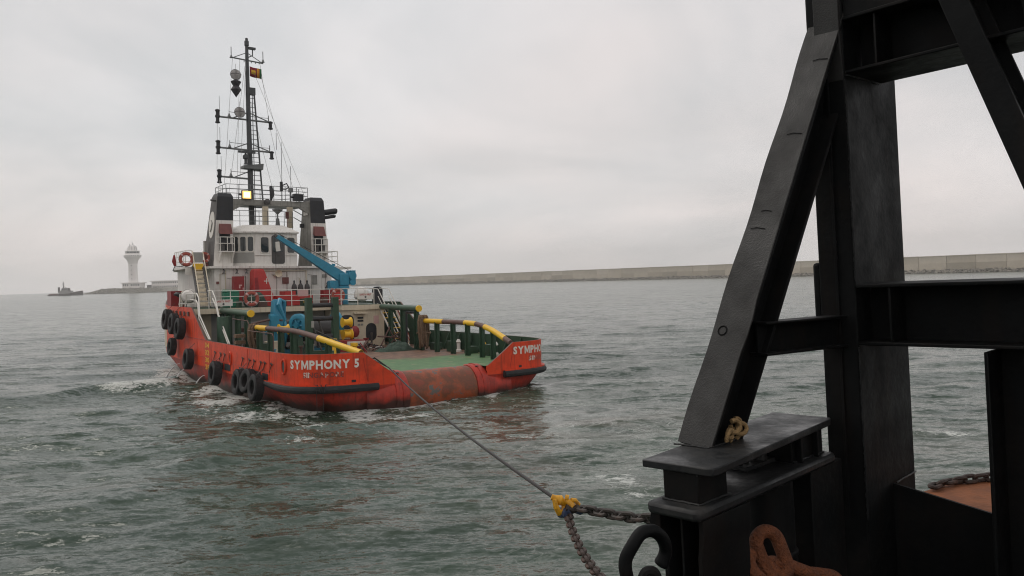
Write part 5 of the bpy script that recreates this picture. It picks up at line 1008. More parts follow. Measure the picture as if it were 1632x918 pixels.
def build_crane():
    bx, by = 3.45, 17.4
    g = G(); g.lathe([(.34, 3.71), (.34, 3.9), (.3, 3.95), (.3, 4.7), (.42, 4.75), (.42, 4.9)], c=(bx, by, 0), n=18); cr_ = P(g, 'deck_crane', 'blue')
    g = G(); g.box(bx - .32, bx + .32, by - .35, by + .35, 4.9, 5.7); q = P(g, 'slew_column', 'blue', cr_); bevel(q, .08, 3)
    g = G(); g.box(bx - .95, bx - .38, by - .25, by + .3, 4.55, 5.25); q = P(g, 'hydraulic_tank', 'blue', cr_); bevel(q, .04)
    g = G(); g.box(bx + .33, bx + .8, by - .3, by + .35, 4.98, 5.82); q = P(g, 'winch_housing', 'blue', cr_); bevel(q, .05)
    g = G(); g.lathe([(.12, -.02), (.26, -.02), (.28, .1), (.12, .1)], c=(bx + .55, by - .36, 5.55), ax='y', n=18); g.lathe([(.2, -.02), (.2, .06)], c=(bx + .55, by - .36, 5.12), ax='y', n=16); g.box(bx + .35, bx + .78, by - .3, by + .3, 5.82, 5.9); P(g, 'winch_drum', 'blue', cr_)
    # boom
    A, B = Vector((bx - .05, by, 5.45)), Vector((-.75, by + .3, 8.05)); ax = (B - A).normalized(); sidev = Vector((0, 1, 0)); up = ax.cross(sidev).normalized()
    if up.z < 0: up = -up
    def sec(t, hw, hh): c = A.lerp(B, t); return [c - sidev * hw - up * hh, c + sidev * hw - up * hh, c + sidev * hw + up * hh, c - sidev * hw + up * hh]
    g = G(); g.loft([sec(0, .2, .34), sec(.25, .19, .29), sec(.6, .17, .21), sec(1, .14, .12)], capa=True, capb=True); bm_ = P(g, 'boom', 'blue', cr_, smooth=20); bevel(bm_, .015)
    g = G(); g.loft([sec(.985, .1, .09), sec(1.04, .1, .07)], capb=True); P(g, 'boom_head', 'funnel_dark', cr_)
    g = G(); g.tube([A.lerp(B, 1.0) + up * .2, Vector((bx + .4, by, 5.95))], .018, 5); P(g, 'hoist_wire', 'wire', cr_)
    g = G(); g.tube([A.lerp(B, 1.02) - up * .05, A.lerp(B, 1.02) + Vector((0, 0, -2.2))], .012, 5); P(g, 'hoist_wire', 'wire', cr_)
    c = A.lerp(B, .18) + up * .38; g = G(); g.box(c.x - .08, c.x + .08, c.y - .1, c.y + .1, c.z - .05, c.z + .1); P(g, 'wire_sheave', 'blue', cr_)
build_crane()

# ------------------------------------------------------------------ loose things on the tug (top-level, placed in the tug frame)
def tyre_mesh():
    g = G(); R, w = .64, .23
    prof = [(.36, -w * .72), (.40, -w * .98), (.52, -w * 1.06), (.60, -w * .98), (R, -w * .8), (R + .01, 0), (R, w * .8), (.60, w * .98), (.52, w * 1.06), (.40, w * .98), (.36, w * .72), (.40, 0), (.36, -w * .72)]
    n = 40; g.lathe(prof, ax='x', n=n)
    for j in range(n):
        a = 2 * PI * j / n; 
        for h in (-.13, 0, .13):
            a2 = a + (.06 if h == 0 else 0); c, s = math.cos(a2), math.sin(a2); t_ = .036
            q = []
            for hh in (h - .05, h + .05):
                for rr, da in ((R + .005, -t_), (R + .028, -t_), (R + .028, t_), (R + .005, t_)): q.append((hh, rr * math.cos(a2 + da), rr * math.sin(a2 + da)))
            g.add(q, [(0, 1, 5, 4), (1, 2, 6, 5), (2, 3, 7, 6), (0, 3, 2, 1), (4, 5, 6, 7)])
    return g.mesh('tyre', 'rubber', 30)
def build_tyres():
    base = thing('tyre_fender', 'x', 'tyre'); tm = link('tyre', tyre_mesh(), base)
    g = G(); g.tube([(-.1, -.1, .62), (.15, -.06, .85), (.36, -.02, 1.1)], .016, 6); g.obj('hanging_chain', 'rail_brown', base)
    spec = [(-6.95, 2.75, .60, .08, 1.0, 'black tyre fender nearest the stern, aftmost of three by the rubber bar'), (-6.93, 3.95, .78, -.12, .92, 'smallest, tilted black tyre fender, middle of the row of three'), (-6.93, 5.25, .62, .05, 1.0, 'black tyre fender at the bow end of the row of three, touching the water'),
            (-6.95, 9.2, .70, .0, 1.02, 'single black tyre fender hanging at the water just aft of the yellow draught figures'), (-6.95, 14.6, 1.05, .04, .98, 'single black tyre fender low on the red side forward of the yellow figures'),
            (-6.98, 16.3, 2.62, .1, 1.05, 'large black tyre fender high on the raised bulwark, aftmost of the upper cluster'), (-6.95, 18.0, 2.85, -.15, 1.05, 'black tyre fender in the middle of the upper cluster'), (-6.9, 19.9, 3.05, .12, 1.05, 'black tyre fender foremost in the upper cluster at the edge of the hull'),
            (-6.85, 19.0, 1.45, .0, .9, 'lone black tyre fender under the upper cluster at the hull edge')]
    for i, (x, y, z, tilt, s, lab) in enumerate(spec):
        M = MB_TUG @ T(x + .10, y, z - (.04 if i < 5 else 0), tilt, 0.10 if i != 1 else .2, .12 if i == 1 else 0) @ Matrix.Scale(s * .88, 4)
        o = base if i == 0 else copy_tree(base)
        o.matrix_world = M; o['label'] = lab; o['group'] = 'tyre fenders on the tug'
build_tyres()
def build_loose():
    # life rings
    g = G(); g.lathe([(.29 + .085 * math.cos(a), .06 * math.sin(a)) for a in [2 * PI * k / 10 for k in range(11)]], ax='y', n=32); ring = g.mesh('ring', 'ring_red')
    band = G().tube([(.29 * math.cos(d), 0, .29 * math.sin(d)) for d in (-.14, -.07, 0, .07, .14)], .089, 10).mesh('band', 'pink_sign')
    for x, y, z, s, lab in ((-2.95, 15.88, 4.22, 1.22, 'faded orange life ring on the boat-deck rail by the green bin'), (2.05, 14.9, 4.3, 1.2, 'orange life ring half behind the green guide post, beside the crane foot'), (-5.42, 20.85, 6.72, 1.2, 'orange life ring on the outer corner of the bridge-wing rail'), (-4.3, 20.9, 6.85, .9, 'darker life ring on the bridge wing beside the funnel')):
        t = thing('life_ring', lab, 'life ring', MB_TUG @ T(x, y, z) @ Matrix.Scale(s, 4), 'life rings'); link('ring', ring, t)
        for k in range(4): link('band', band, t, Matrix.Rotation(PI / 4 + k * PI / 2, 4, 'Y'))
        g = G(); g.tube([(.38 * math.cos(a), -.02, .38 * math.sin(a)) for a in [2 * PI * k / 16 for k in range(16)]], .012, 5, closed=True); g.obj('grab_line', 'wire_thin', t)
    # gas bottles
    g = G(); g.lathe([(.13, 0), (.15, .04), (.15, .42), (.13, .55), (.06, .64), (.05, .68)], n=14); bot = g.mesh('bottle', 'funnel_dark'); g = G(); g.lathe([(.035, .68), (.05, .72), (.05, .78), (.02, .84)], n=8); val = g.mesh('valve', 'black')
    pos = [(.85, 19.2), (1.28, 19.2), (1.72, 19.2), (2.75, 18.3), (3.05, 18.35), (3.3, 18.3), (3.6, 18.5)]
    nm = ['leftmost of the three dark bottles standing apart by the white wall', 'middle of the three dark bottles standing apart by the white wall', 'rightmost of the three dark bottles standing apart by the white wall', 'first dark bottle of the cluster behind the red hose box', 'second dark bottle of the cluster behind the red hose box', 'third dark bottle of the cluster behind the red hose box', 'dark bottle of the cluster nearest the crane column']
    for (x, y), lab in zip(pos, nm):
        t = thing('gas_bottle', lab, 'gas bottle', MB_TUG @ T(x, y, 4.36 if y > 19 else 4.2) @ Matrix.Scale(1.15, 4), 'gas bottles'); link('bottle', bot, t); link('valve', val, t)
        g = G(); g.box(-.17, .17, -.17, .17, -.55, 0); g.obj('stand', 'funnel_dark', t)
    # green covered bin
    g = G(); g.hexa([(-.42, -.3, 0), (.42, -.3, 0), (.42, .3, 0), (-.42, .3, 0)], [(-.46, -.34, .9), (.46, -.34, .9), (.46, .34, .9), (-.46, .34, .9)]); t = thing('covered_bin', 'bright green covered bin behind the boat-deck rail near the white stairway', 'bin', MB_TUG @ T(-3.65, 17.7, 3.715)); o = g.obj('bin_body', 'green_box', t); bevel(o, .06, 3)
    g = G(); g.loft([[(-.48, -.36, .9), (.48, -.36, .9), (.48, .36, .9), (-.48, .36, .9)], [(-.44, -.32, 1.05), (.42, -.3, 1.0), (.42, .3, 1.05), (-.4, .3, 1.08)]], capa=True, capb=True); o = g.obj('cover', 'green_box', t); bevel(o, .05, 3)
    t = thing('winch_cover', 'dark green tarpaulin heap behind the life ring on the boat deck', 'tarpaulin', MB_TUG @ T(-2.35, 17.2, 3.715)); g = G(); g.ball((0, 0, .3), .75, 16, (1, .6, .75)); g.v = [(p[0] + .05 * math.sin(9 * p[2]), p[1], max(0, p[2] + .07 * math.sin(7 * p[0] + 4 * p[1]))) for p in g.v]; g.obj('sheet', 'net', t)
    # liferaft canister in cradle on the forecastle edge
    t = thing('liferaft', 'white liferaft canister in a tubular cradle above the red bulwark', 'liferaft', MB_TUG @ T(-5.9, 18.3, 3.82, 0, 0, PI / 2 - .35))
    g = G(); g.lathe([(0, -.68), (.25, -.66), (.36, -.55), (.38, -.3), (.40, -.05), (.42, 0), (.40, .05), (.38, .3), (.36, .55), (.25, .66), (0, .68)], c=(0, 0, .62), ax='x', n=22); g.obj('canister', 'white', t)
    for x in (-.35, .35): g = G(); g.lathe([(.405, x - .03), (.405, x + .03)], c=(0, 0, .62), ax='x', n=22); g.obj('strap', 'funnel_grey', t)
    for x in (-.5, .5): g = G(); g.tube([(x, -.45, 0), (x, -.42, .75)], .04, 6); g.tube([(x, .45, 0), (x, .42, .75)], .04, 6); g.tube([(x, -.45, .18), (x, .45, .18)], .04, 6); g.obj('cradle', 'white_clean', t)
    t = thing('spare_cylinder', 'slanted cream cylinder leaning beside the liferaft canister', 'cylinder', MB_TUG @ T(-6.0, 19.9, 3.85, .5, .0, .2)); g = G(); g.lathe([(.12, 0), (.15, .05), (.15, .9), (.12, .97), (.05, 1.0)], n=14); g.obj('body', 'cream', t); g = G(); g.lathe([(.16, .25), (.16, .32)], n=14); g.lathe([(.16, .65), (.16, .72)], n=14); g.obj('hoop', 'mast_grey', t)
    t = thing('coiled_cover', 'black cover bundle beyond the liferaft on the forecastle', 'bundle', MB_TUG @ T(-5.4, 21.2, 4.5)); g = G(); g.ball((0, 0, 0), .5, 14, (1.5, .8, .4)); g.v = [(p[0], p[1], p[2] + .06 * math.sin(8 * p[0])) for p in g.v]; g.obj('cover', 'black', t)
    g = G(); g.tube([(0, 0, -.8), (0, 0, 0)], .06, 6); g.obj('support', 'black', t)
    # white covered crate by the crane
    t = thing('covered_crate', 'white cloth-covered bundle on the boat deck right of the crane', 'bundle', MB_TUG @ T(4.2, 16.2, 3.715)); g = G(); g.ball((0, 0, .62), .5, 16, (1.0, .8, 1.0)); g.v = [(p[0] + .03 * math.sin(11 * p[2]), p[1], max(0, p[2])) for p in g.v]; g.obj('cloth', 'white', t)
    t = thing('rubber_mat', 'dark rounded rubber pad at the head of the right-hand stairway', 'pad', MB_TUG @ T(5.35, 16.2, 3.715)); g = G(); g.prism(rrect(.7, 1.3, .25), (0, 0, .45), (1, 0, 0), (0, 0, 1), (0, 1, 0), 0, .12); g.obj('pad', 'black', t)
    # rope hanks
    def hank(name, label, c, w, h, seed, m, loops=14, dep=.35):
        rs = random.Random(seed); t = thing(name, label, 'rope', MB_TUG @ T(*c))
        for k in range(loops):
            x = rs.uniform(-w / 2, w / 2) * .8; y = rs.uniform(-dep, dep) * .5; hh = h * rs.uniform(.8, 1.0); ww = rs.uniform(.10, .2); pts = []
            for i in range(14):
                a = 2 * PI * i / 14; pts.append((x + ww * math.sin(a) * (1.1 + .4 * math.cos(a)) + rs.uniform(-.02, .02), y + rs.uniform(-.05, .05) + .12 * math.sin(a), -hh / 2 + hh / 2 * math.cos(a) + .1))
            g = G(); g.tube(pts, rs.uniform(.045, .062), 6, closed=True); g.obj('loop', m, t)
        for z in (-h * .45,): g = G(); g.tube([(w * .52 * math.cos(a), dep * .62 * math.sin(a), z + .05 * math.sin(2 * a)) for a in [2 * PI * i / 16 for i in range(16)]], .055, 6, closed=True); g.obj('lashing', m, t)
    hank('rope_hank', 'thick brown hank of mooring rope hung on the right-hand crash rail', (4.62, 8.75, 3.0), .78, 1.9, 3, 'rope', 18)
    hank('rope_hank', 'brown rope hank hung at the forward end of the left-hand yellow-banded rail', (-4.62, 9.9, 2.85), .5, 1.5, 5, 'rope', 14)
    # hawser coil by the bulwark
    t = thing('rope_coil', 'flat coil of tan rope on deck inside the left bulwark', 'rope', MB_TUG @ T(-5.4, 4.6, 1.5)); 
    for k in range(5): g = G(); g.tube([((.75 - .1 * k) * math.cos(a) * .5, (.75 - .1 * k) * math.sin(a), .05 * k + .03 * math.sin(3 * a)) for a in [2 * PI * i / 22 for i in range(22)]], .04, 6, closed=True); g.obj('turn', 'rope', t)
    # net heap
    t = thing('net_heap', 'dark green net heap on the brown deck before the rope hank', 'net', MB_TUG @ T(3.4, 9.9, 1.12)); rs = random.Random(8)
    g = G(); nx, ny = 44, 26
    for i in range(nx + 1):
        for j in range(ny + 1):
            x = (i / nx - .5) * 2.6; y = (j / ny - .5) * 1.5; e = max(0, 1 - (x / 1.3) ** 2 - (y / .75) ** 2)
            z = .62 * (e ** .5) * (.42 + .28 * math.sin(2.3 * x + 1.1) + .16 * math.sin(5 * x + 3 * y) + .07 * math.sin(11 * x - 6 * y) + .05 * math.sin(17 * y + 9 * x)); g.v.append((x, y, max(0, z)))
    g.f = [(i * (ny + 1) + j, (i + 1) * (ny + 1) + j, (i + 1) * (ny + 1) + j + 1, i * (ny + 1) + j + 1) for i in range(nx) for j in range(ny)]; g.m = [0] * len(g.f); g.obj('netting', 'net', t)
    # junk: timber and pipes by the stairs
    t = thing('scrap_pile', 'heap of dark chain and scrap left of the green net on deck', 'scrap', MB_TUG @ T(2.1, 11.0, 1.12))
    for k in range(60):
        a = rs.uniform(0, 6.28); r_ = rs.random() ** .5 * .85; c = Vector((r_ * math.cos(a) * 1.3, r_ * math.sin(a), max(.05, .45 * (1 - r_)))); d = Vector((rs.uniform(-1, 1), rs.uniform(-1, 1), rs.uniform(-.4, .6))).normalized() * rs.uniform(.08, .25); g = G(); g.tube([c - d, c + d * .2 + Vector((0, 0, .05)), c + d], rs.uniform(.03, .055), 5); g.obj('piece', ('chain_rusty', 'chain', 'rail_brown', 'grey_panel')[k % 9 if k % 9 < 4 else k % 3], t)
    t = thing('trestle', 'rusty angle-iron trestle standing by the right-hand stairway', 'trestle', MB_TUG @ T(4.0, 11.6, 1.12))
    for a, b in (((-.8, 0, 0), (-.1, 0, 1.3)), ((.5, 0, 0), (-.2, 0, 1.25)), ((-.9, 0, .75), (.7, 0, .6)), ((.6, .1, .3), (.75, .1, 1.45)), ((-.1, 0, .6), (.8, .2, 1.0))): g = G(); g.tube([a, b], .045, 5); g.obj('bar', 'rail_brown', t)
    t = thing('vent_pipe', 'black gooseneck vent pipe standing between the right-hand rail posts', 'pipe', MB_TUG @ T(5.3, 12.2, 1.12)); g = G(); g.tube([(0, 0, 0), (0, 0, 1.9), (.06, 0, 2.05), (.25, 0, 2.12), (.7, 0, 2.1)], .09, 8); g.obj('pipe', 'black', t); g = G(); g.ball((.1, 0, 2.1), .15, 8); g.obj('elbow', 'black', t)
    t = thing('red_buoy', 'round red buoy hanging between the right-hand rail posts', 'buoy', MB_TUG @ T(5.15, 10.1, 2.0)); g = G(); g.ball((0, 0, 0), .36, 16); g.obj('float', 'red', t); g = G(); g.tube([(0, 0, .3), (-.2, -.1, .8), (-.5, -.2, 1.5)], .025, 5); g.obj('lanyard', 'wire', t)
    # flag
    t = thing('courtesy_flag', 'small maroon, orange and green flag on the halyard near the masthead', 'flag', MB_TUG @ T(.05, 25.1, 19.8) @ Matrix.Scale(.85, 4))
    def fl(x0, x1, z0, z1, m, name, off=0):
        g = G(); n = 10; rows = []
        for z in (z0, z1): rows.append([(x0 + (x1 - x0) * i / n, off + .09 * math.sin(5.5 * (x0 + (x1 - x0) * i / n)), z - .16 * (x0 + (x1 - x0) * i / n)) for i in range(n + 1)])
        g.loft(rows, closed=False); o = g.obj(name, m, t); s_ = o.modifiers.new('solid', 'SOLIDIFY'); s_.thickness = .012
    fl(0, .62, 0, .82, 'flag_maroon', 'maroon_field'); fl(.68, .78, 0, .82, 'flag_orange', 'orange_stripe'); fl(.78, .96, 0, .82, 'flag_green', 'green_stripe'); fl(.62, .68, 0, .82, 'flag_gold', 'gold_edge'); fl(.15, .5, .25, .6, 'flag_gold', 'gold_emblem', -.02)
    # day shapes: ball, diamond, ball
    zc = [(19.9, 'ball'), (18.7, 'diamond'), (17.0, 'ball')]
    for (x, z, kind, m, lab) in ((-.95, 19.6, 'ball', 'dayshape', 'upper round day shape hung left of the masthead'), (-.95, 18.55, 'diamond', 'dayshape_dark', 'diamond day shape hung between the two balls'), (-.72, 17.0, 'ball', 'dayshape', 'lower round day shape hung left of the mast ladder')):
        t = thing('day_shape', lab, 'day shape', MB_TUG @ T(x, 25.0, z + .15), 'day shapes on the halyard'); g = G()
        if kind == 'ball':
            for k in range(3):
                a = PI * k / 3; g.add([(.36 * math.cos(b) * math.cos(a), .36 * math.cos(b) * math.sin(a), .34 * math.sin(b)) for b in [2 * PI * i / 24 for i in range(24)]], [tuple(range(24))])
            g.obj('disc', m, t, smooth=0)
            g = G(); g.tube([(.36 * math.cos(b), .02, .36 * math.sin(b)) for b in [2 * PI * i / 24 for i in range(24)]], .02, 5, closed=True); g.tube([(.36 * math.cos(b), .36 * math.sin(b), 0) for b in [2 * PI * i / 24 for i in range(24)]], .02, 5, closed=True); g.obj('hoop', 'dayshape_dark', t)
        else:
            g.lathe([(0, -.55), (.36, 0), (.2, .25), (.36, .55), (0, .75)], n=12); g.obj('cone', m, t, smooth=0)
        g = G(); g.tube([(0, 0, .3), (0, 0, .75)], .012, 4); g.obj('lanyard', 'wire_thin', t)
    # cooling-water jets
    for v, w, ln in ((18.6, .45, .75), (16.2, .4, .75), (12.6, .25, .55)):
        a = Vector(on_shell(s_of(v=v), w, .0)); n = (Vector(on_shell(s_of(v=v), w, .1)) - a).normalized(); pts = [a + n * (ln * t_) + Vector((0, 0, -(.75 + (.0 if w > .3 else -.1)) * t_ * t_)) for t_ in (0, .2, .4, .6, .8, 1.0)]
        g = G(); g.tube(pts, [.018, .02, .024, .03, .04, .06], 6); tag(g.obj('water_jet', 'water_jet', None, MB_TUG), 'thin white jet of cooling water spilling from the red hull', 'water jet', 'cooling-water jets', 'stuff')
build_loose()
# ------------------------------------------------------------------ the barge under the camera (barge frame)
BARGE = thing('barge', 'black steel barge end with towing frame, rusty deck and heavy braces in the foreground', 'barge', MB_BARGE)
def ibeam(A, B, fl, w, h, tf=.02, tw=.016):
    """H section from A to B: flanges w wide along side, h apart along fl (direction of depth); A-B line runs on the outer face of the first flange"""
    A, B, fl = Vector(A), Vector(B), Vector(fl); ax = (B - A).normalized(); fl = (fl - fl.dot(ax) * ax).normalized(); sd = fl.cross(ax)
    poly = [(-w / 2, 0), (w / 2, 0), (w / 2, tf), (tw / 2, tf), (tw / 2, h - tf), (w / 2, h - tf), (w / 2, h), (-w / 2, h), (-w / 2, h - tf), (-tw / 2, h - tf), (-tw / 2, tf), (-w / 2, tf)]
    g = G(); r0 = [A + sd * x + fl * y for x, y in poly]; r1 = [B + sd * x + fl * y for x, y in poly]; n = 12
    g.add(r0 + r1, [(i, (i + 1) % n, n + (i + 1) % n, n + i) for i in range(n)] + [(0, 1, 2, 11), (3, 4, 9, 10), (8, 5, 6, 7), (11, 2, 3, 10), (9, 4, 5, 8)][:3] + [(n + 11, n + 2, n + 1, n + 0), (n + 10, n + 9, n + 4, n + 3), (n + 7, n + 6, n + 5, n + 8)]); return g
def S(g, name, m='steel', parent=BARGE, bw=.006): o = g.obj(name, m, parent, smooth=30); return bevel(o, bw, 2) if bw else o
def build_barge():
    # deck and hull side
    g = G(); g.prism([(-7, -1.2), (-2.6, -.9), (-1.9, .75), (1.9, .75), (1.72, -.35), (1.6, -6), (-7, -6)], (0, 0, 0), (1, 0, 0), (0, 1, 0), (0, 0, 1), -.83, -.8); d = S(g, 'deck', 'steel', bw=0)
    g = G(); g.prism([(.42, -.004), (1.12, .11), (1.40, .07), (1.765, -.16), (1.95, -.6), (1.95, -3), (.42, -3)], (0, 0, 0), (1, 0, 0), (0, 1, 0), (0, 0, 1), -.799, .006); S(g, 'rusty_deck_plate', 'rust_deck', bw=0)
    g = G(); g.prism([(-7, -1.18), (-2.6, -.88), (-1.9, .73), (1.88, .73), (1.70, -.35), (1.58, -6), (-7, -6)], (0, 0, 0), (1, 0, 0), (0, 1, 0), (0, 0, 1), -4.2, -.831); S(g, 'hull_side', 'steel', bw=0)
    # main column (box) with cover strip, seam
    g = G(); g.box(0, .77, 0, .24, -.8, 4.6); col = S(g, 'column', 'steel', bw=.012)
    g = G(); g.box(-.012, .01, .105, .125, .1, 4.2); S(g, 'seam_weld', 'steel', col, .003)
    g = G(); g.box(.2, .62, -.01, .0, .0, .0 + .01); 
    g = G(); g.box(.03, .25, .24, .30, 1.35, 1.75); S(g, 'lug_plate', 'steel', col, .02)
    # base plate on its stubs
    g = G(); g.prism([(-1.672, .03), (-1.655, .0), (-1.62, -.008), (-.17, .125), (-.12, .15), (-.12, .56), (-1.69, .42)], (0, 0, 0), (1, 0, 0), (0, 1, 0), (0, 0, 1), .718, .758); S(g, 'base_plate', 'steel_plate', bw=.006)
    g = G(); g.box(-1.66, -1.40, .09, .31, .56, .718); st = S(g, 'stub_block', 'steel', bw=.008)
    g = G(); g.box(-.62, -.24, .15, .42, .56, .718); S(g, 'stub_block', 'steel', bw=.008)
    g = G(); g.box(-.58, -.56, .11, .15, .56, .718); g.box(-.38, -.36, .11, .15, .56, .718); S(g, 'stiffener', 'steel', bw=.003)
    g = G(); g.prism([(-1.76, .06), (-1.74, .03), (-1.70, .025), (-.24, .075), (-.2, .10), (-.2, .42), (-1.74, .36), (-1.76, .33)], (0, 0, 0), (1, 0, 0), (0, 1, 0), (0, 0, 1), .50, .56); lf = S(g, 'lower_flange', 'steel_plate', bw=.018)
    g = G(); g.box(-.95, -.62, .26, .40, .56, .585); S(g, 'pad_plate', 'steel_plate', lf, .004)
    g = G(); g.cyl((-.72, .31, .585), (-.72, .31, .63), .045, n=16); S(g, 'pad_bolt', 'steel_plate', lf, .004)
    g = G(); g.cyl((-1.34, .2, .56), (-1.34, .2, .60), .05, n=14); S(g, 'pad_bolt', 'steel_plate', lf, .004)
    # pedestal leg: two flanges, central web and flared top
    for b0, sg in ((.045, 1), (.325, -1)):
        k_ = .3 if sg > 0 else 1.2; prof = [(0, -.8), (0, .30), (-.02 * sg * k_, .38), (-.045 * sg * k_, .44), (-.03 * sg * k_, .50), (.022 * sg, .50), (.0 * sg + .02 * sg, .42), (.028 * sg, .3), (.028 * sg, -.8)]
        # slight inward waist below the flare
        prof = [(x + ((.035 if sg < 0 else .006) * sg if z < .36 else 0), z) for x, z in prof]
        g = G(); g.prism(prof, (0, b0, 0), (0, 1, 0), (0, 0, 1), (1, 0, 0), -1.71, -1.28); S(g, 'pedestal_flange', 'steel', bw=.004)
    g = G(); g.box(-1.50, -1.48, .07, .30, -.8, .5); S(g, 'pedestal_web', 'steel', bw=0)
    g = G(); g.box(-1.69, -1.5, .178, .192, -.8, .5); S(g, 'pedestal_stiffener', 'steel', bw=.003)
    # pipe bollard under the beam, wall behind
    g = G(); g.lathe([(.165, -.8), (.165, .02), (.172, .03), (.172, .05), (.16, .06), (.16, .50)], c=(-.72, .28, 0), n=28); S(g, 'pipe_bollard', 'steel', bw=0)
    g = G(); g.box(-.5, -.1, .10, .32, -.8, .5); S(g, 'bollard_web', 'steel', bw=.006)
    # long brace up to the column
    A, B = Vector((-1.26, .385, .756)), Vector((.07, .098, 3.395)); br = ibeam(A, B, (1, 0, -.35), .225, .27, .022, .018)
    o = S(br, 'brace', 'steel', bw=.006)
    # the worn outer flange plate with its patched doubler
    ax = (B - A).normalized(); fl = Vector((1, 0, -.35)); fl = (fl - fl.dot(ax) * ax).normalized(); sd = fl.cross(ax); g = G()
    n = 26; left, right = [], []
    for i in range(n + 1):
        t = i / n; c = A.lerp(B, t) - fl * .002; wv = .112 + .004 * math.sin(5.3 * t + 1) + (.012 if .2 < t < .30 else 0) * math.sin((t - .2) * 31.4)
        left.append((t, wv)); right.append((t, .112 + .003 * math.sin(7 * t) + .006 * math.sin(23 * t)))
    top = [A.lerp(B, t) + sd * w - fl * .012 for t, w in left]; bot = [A.lerp(B, t) - sd * w - fl * .012 for t, w in right]; top2 = [p + fl * .011 for p in top]; bot2 = [p + fl * .011 for p in bot]
    g.loft([top2, top, bot, bot2], closed=False); S(g, 'flange_face', 'steel_worn', o, 0)
    for t, dx, w in ((.68, .03, .05), (.50, .0, .035), (.46, -.02, .05), (.86, .05, .05)):
        c = A.lerp(B, t) - fl * .016 + sd * dx; g = G(); g.tube([c - sd * w, c - sd * w * .2 + ax * .008, c + sd * w], .0025, 5); S(g, 'weld_scar', 'steel', o, 0)
    c = A.lerp(B, .235) - fl * .013 - sd * .045; g = G(); g.tube([c + sd * .028 * math.cos(a) + ax * .028 * math.sin(a) for a in [2 * PI * i / 18 for i in range(18)]], .005, 5, closed=True); S(g, 'ring_mark', 'steel', o, 0)
    # gusset at the foot and head
    g = G(); g.prism([(-.035, 4.4), (-.001, 4.4), (-.001, 2.9), (-.035, 3.18)], (0, -.0, 0), (1, 0, 0), (0, 0, 1), (0, 1, 0), .005, .17); S(g, 'head_plate', 'steel_worn', bw=.004)
    # tie between brace and column
    S(ibeam((-.76, .26, 1.42), (-.005, .13, 1.405), (0, 0, -1), .16, .20, .016, .014), 'tie_beam', 'steel')
    # top beam, mid beam (both run towards -b)
    S(ibeam((.26, -.004, 2.935), (.26, -3.2, 2.96), (0, 0, 1), .52, .36, .022, .018), 'top_beam', 'steel')
    g = G(); g.box(.02, .50, -.20, -.185, 2.96, 3.27); S(g, 'stiffener', 'steel', bw=.003)
    S(ibeam((.22, -.004, 1.60), (.22, -3.2, 1.58), (0, 0, -1), .46, .385, .022, .018), 'mid_beam', 'steel')
    for b_ in (-.20, -.95): g = G(); g.box(.0, .44, b_ - .015, b_, 1.24, 1.575); S(g, 'stiffener', 'steel', bw=.003)
    # upper plate above top beam
    g = G(); g.box(.02, .06, -3.2, -.004, 3.30, 4.6); S(g, 'upper_plate', 'steel', bw=0)
    # second column under the mid beam, deck coaming
    S(ibeam((.02, -.715, 1.19), (.02, -.715, -.8), (0, -1, 0), .46, .40, .022, .018).xf(Matrix.Translation((.22, 0, 0))), 'column', 'steel')
    g = G(); g.box(.39, .41, -.75, -.004, -.8, .02); g.hexa([(.39, -.75, .02), (.41, -.75, .02), (.41, -.004, .02), (.39, -.004, .02)], [(.39, -.75, .125), (.41, -.75, .125), (.41, -.004, .25), (.39, -.004, .25)]); S(g, 'coaming_plate', 'steel', bw=0)
    # right-hand brace
    A, B = Vector((-.2, -.515, 3.55)), Vector((-.2, -1.355, 1.05)); ax = (B - A).normalized(); sdv = Vector((0, ax.z, -ax.y)); sdv = sdv if sdv.y < 0 else -sdv
    g = G(); q = [A, A + sdv * .135, A + sdv * .135 + Vector((.03, 0, 0)), A + Vector((.03, 0, 0))]; q2 = [p + (B - A) for p in q]; g.loft([q, q2], capa=True, capb=True); b2 = S(g, 'brace', 'steel', bw=.006)
    g = G(); q = [A + sdv * .06 + Vector((.03, 0, 0)), A + sdv * .08 + Vector((.03, 0, 0)), A + sdv * .08 + Vector((.34, 0, 0)), A + sdv * .06 + Vector((.34, 0, 0))]; g.loft([q, [p + (B - A) for p in q]], capa=True, capb=True); S(g, 'brace_web', 'steel', b2, 0)
    g = G(); q = [A + Vector((.34, 0, 0)), A + sdv * .135 + Vector((.34, 0, 0)), A + sdv * .135 + Vector((.37, 0, 0)), A + Vector((.37, 0, 0))]; g.loft([q, [p + (B - A) for p in q]], capa=True, capb=True); S(g, 'brace_flange', 'steel', b2, .004)
    g = G(); g.prism([(-.74, 4.6), (-1.02, 2.75), (-3.2, 2.75), (-3.2, 4.6)], (.1, 0, 0), (0, 1, 0), (0, 0, 1), (1, 0, 0), 0, .03); S(g, 'upper_plate', 'steel', bw=0)
build_barge()
def weld(pts, r=.0055, seed=1, parent=BARGE):
    rs = random.Random(seed); q = []; pts = [Vector(p) for p in pts]
    for a, b in zip(pts[:-1], pts[1:]):
        n = max(2, int((b - a).length / .02))
        for i in range(n): q.append(a.lerp(b, i / n) + Vector((rs.uniform(-.002, .002), rs.uniform(-.002, .002), rs.uniform(-.002, .002))))
    q.append(pts[-1]); g = G(); g.tube(q, [r * rs.uniform(.75, 1.25) for _ in q], 6); g.obj('weld_bead', 'steel_plate', parent)
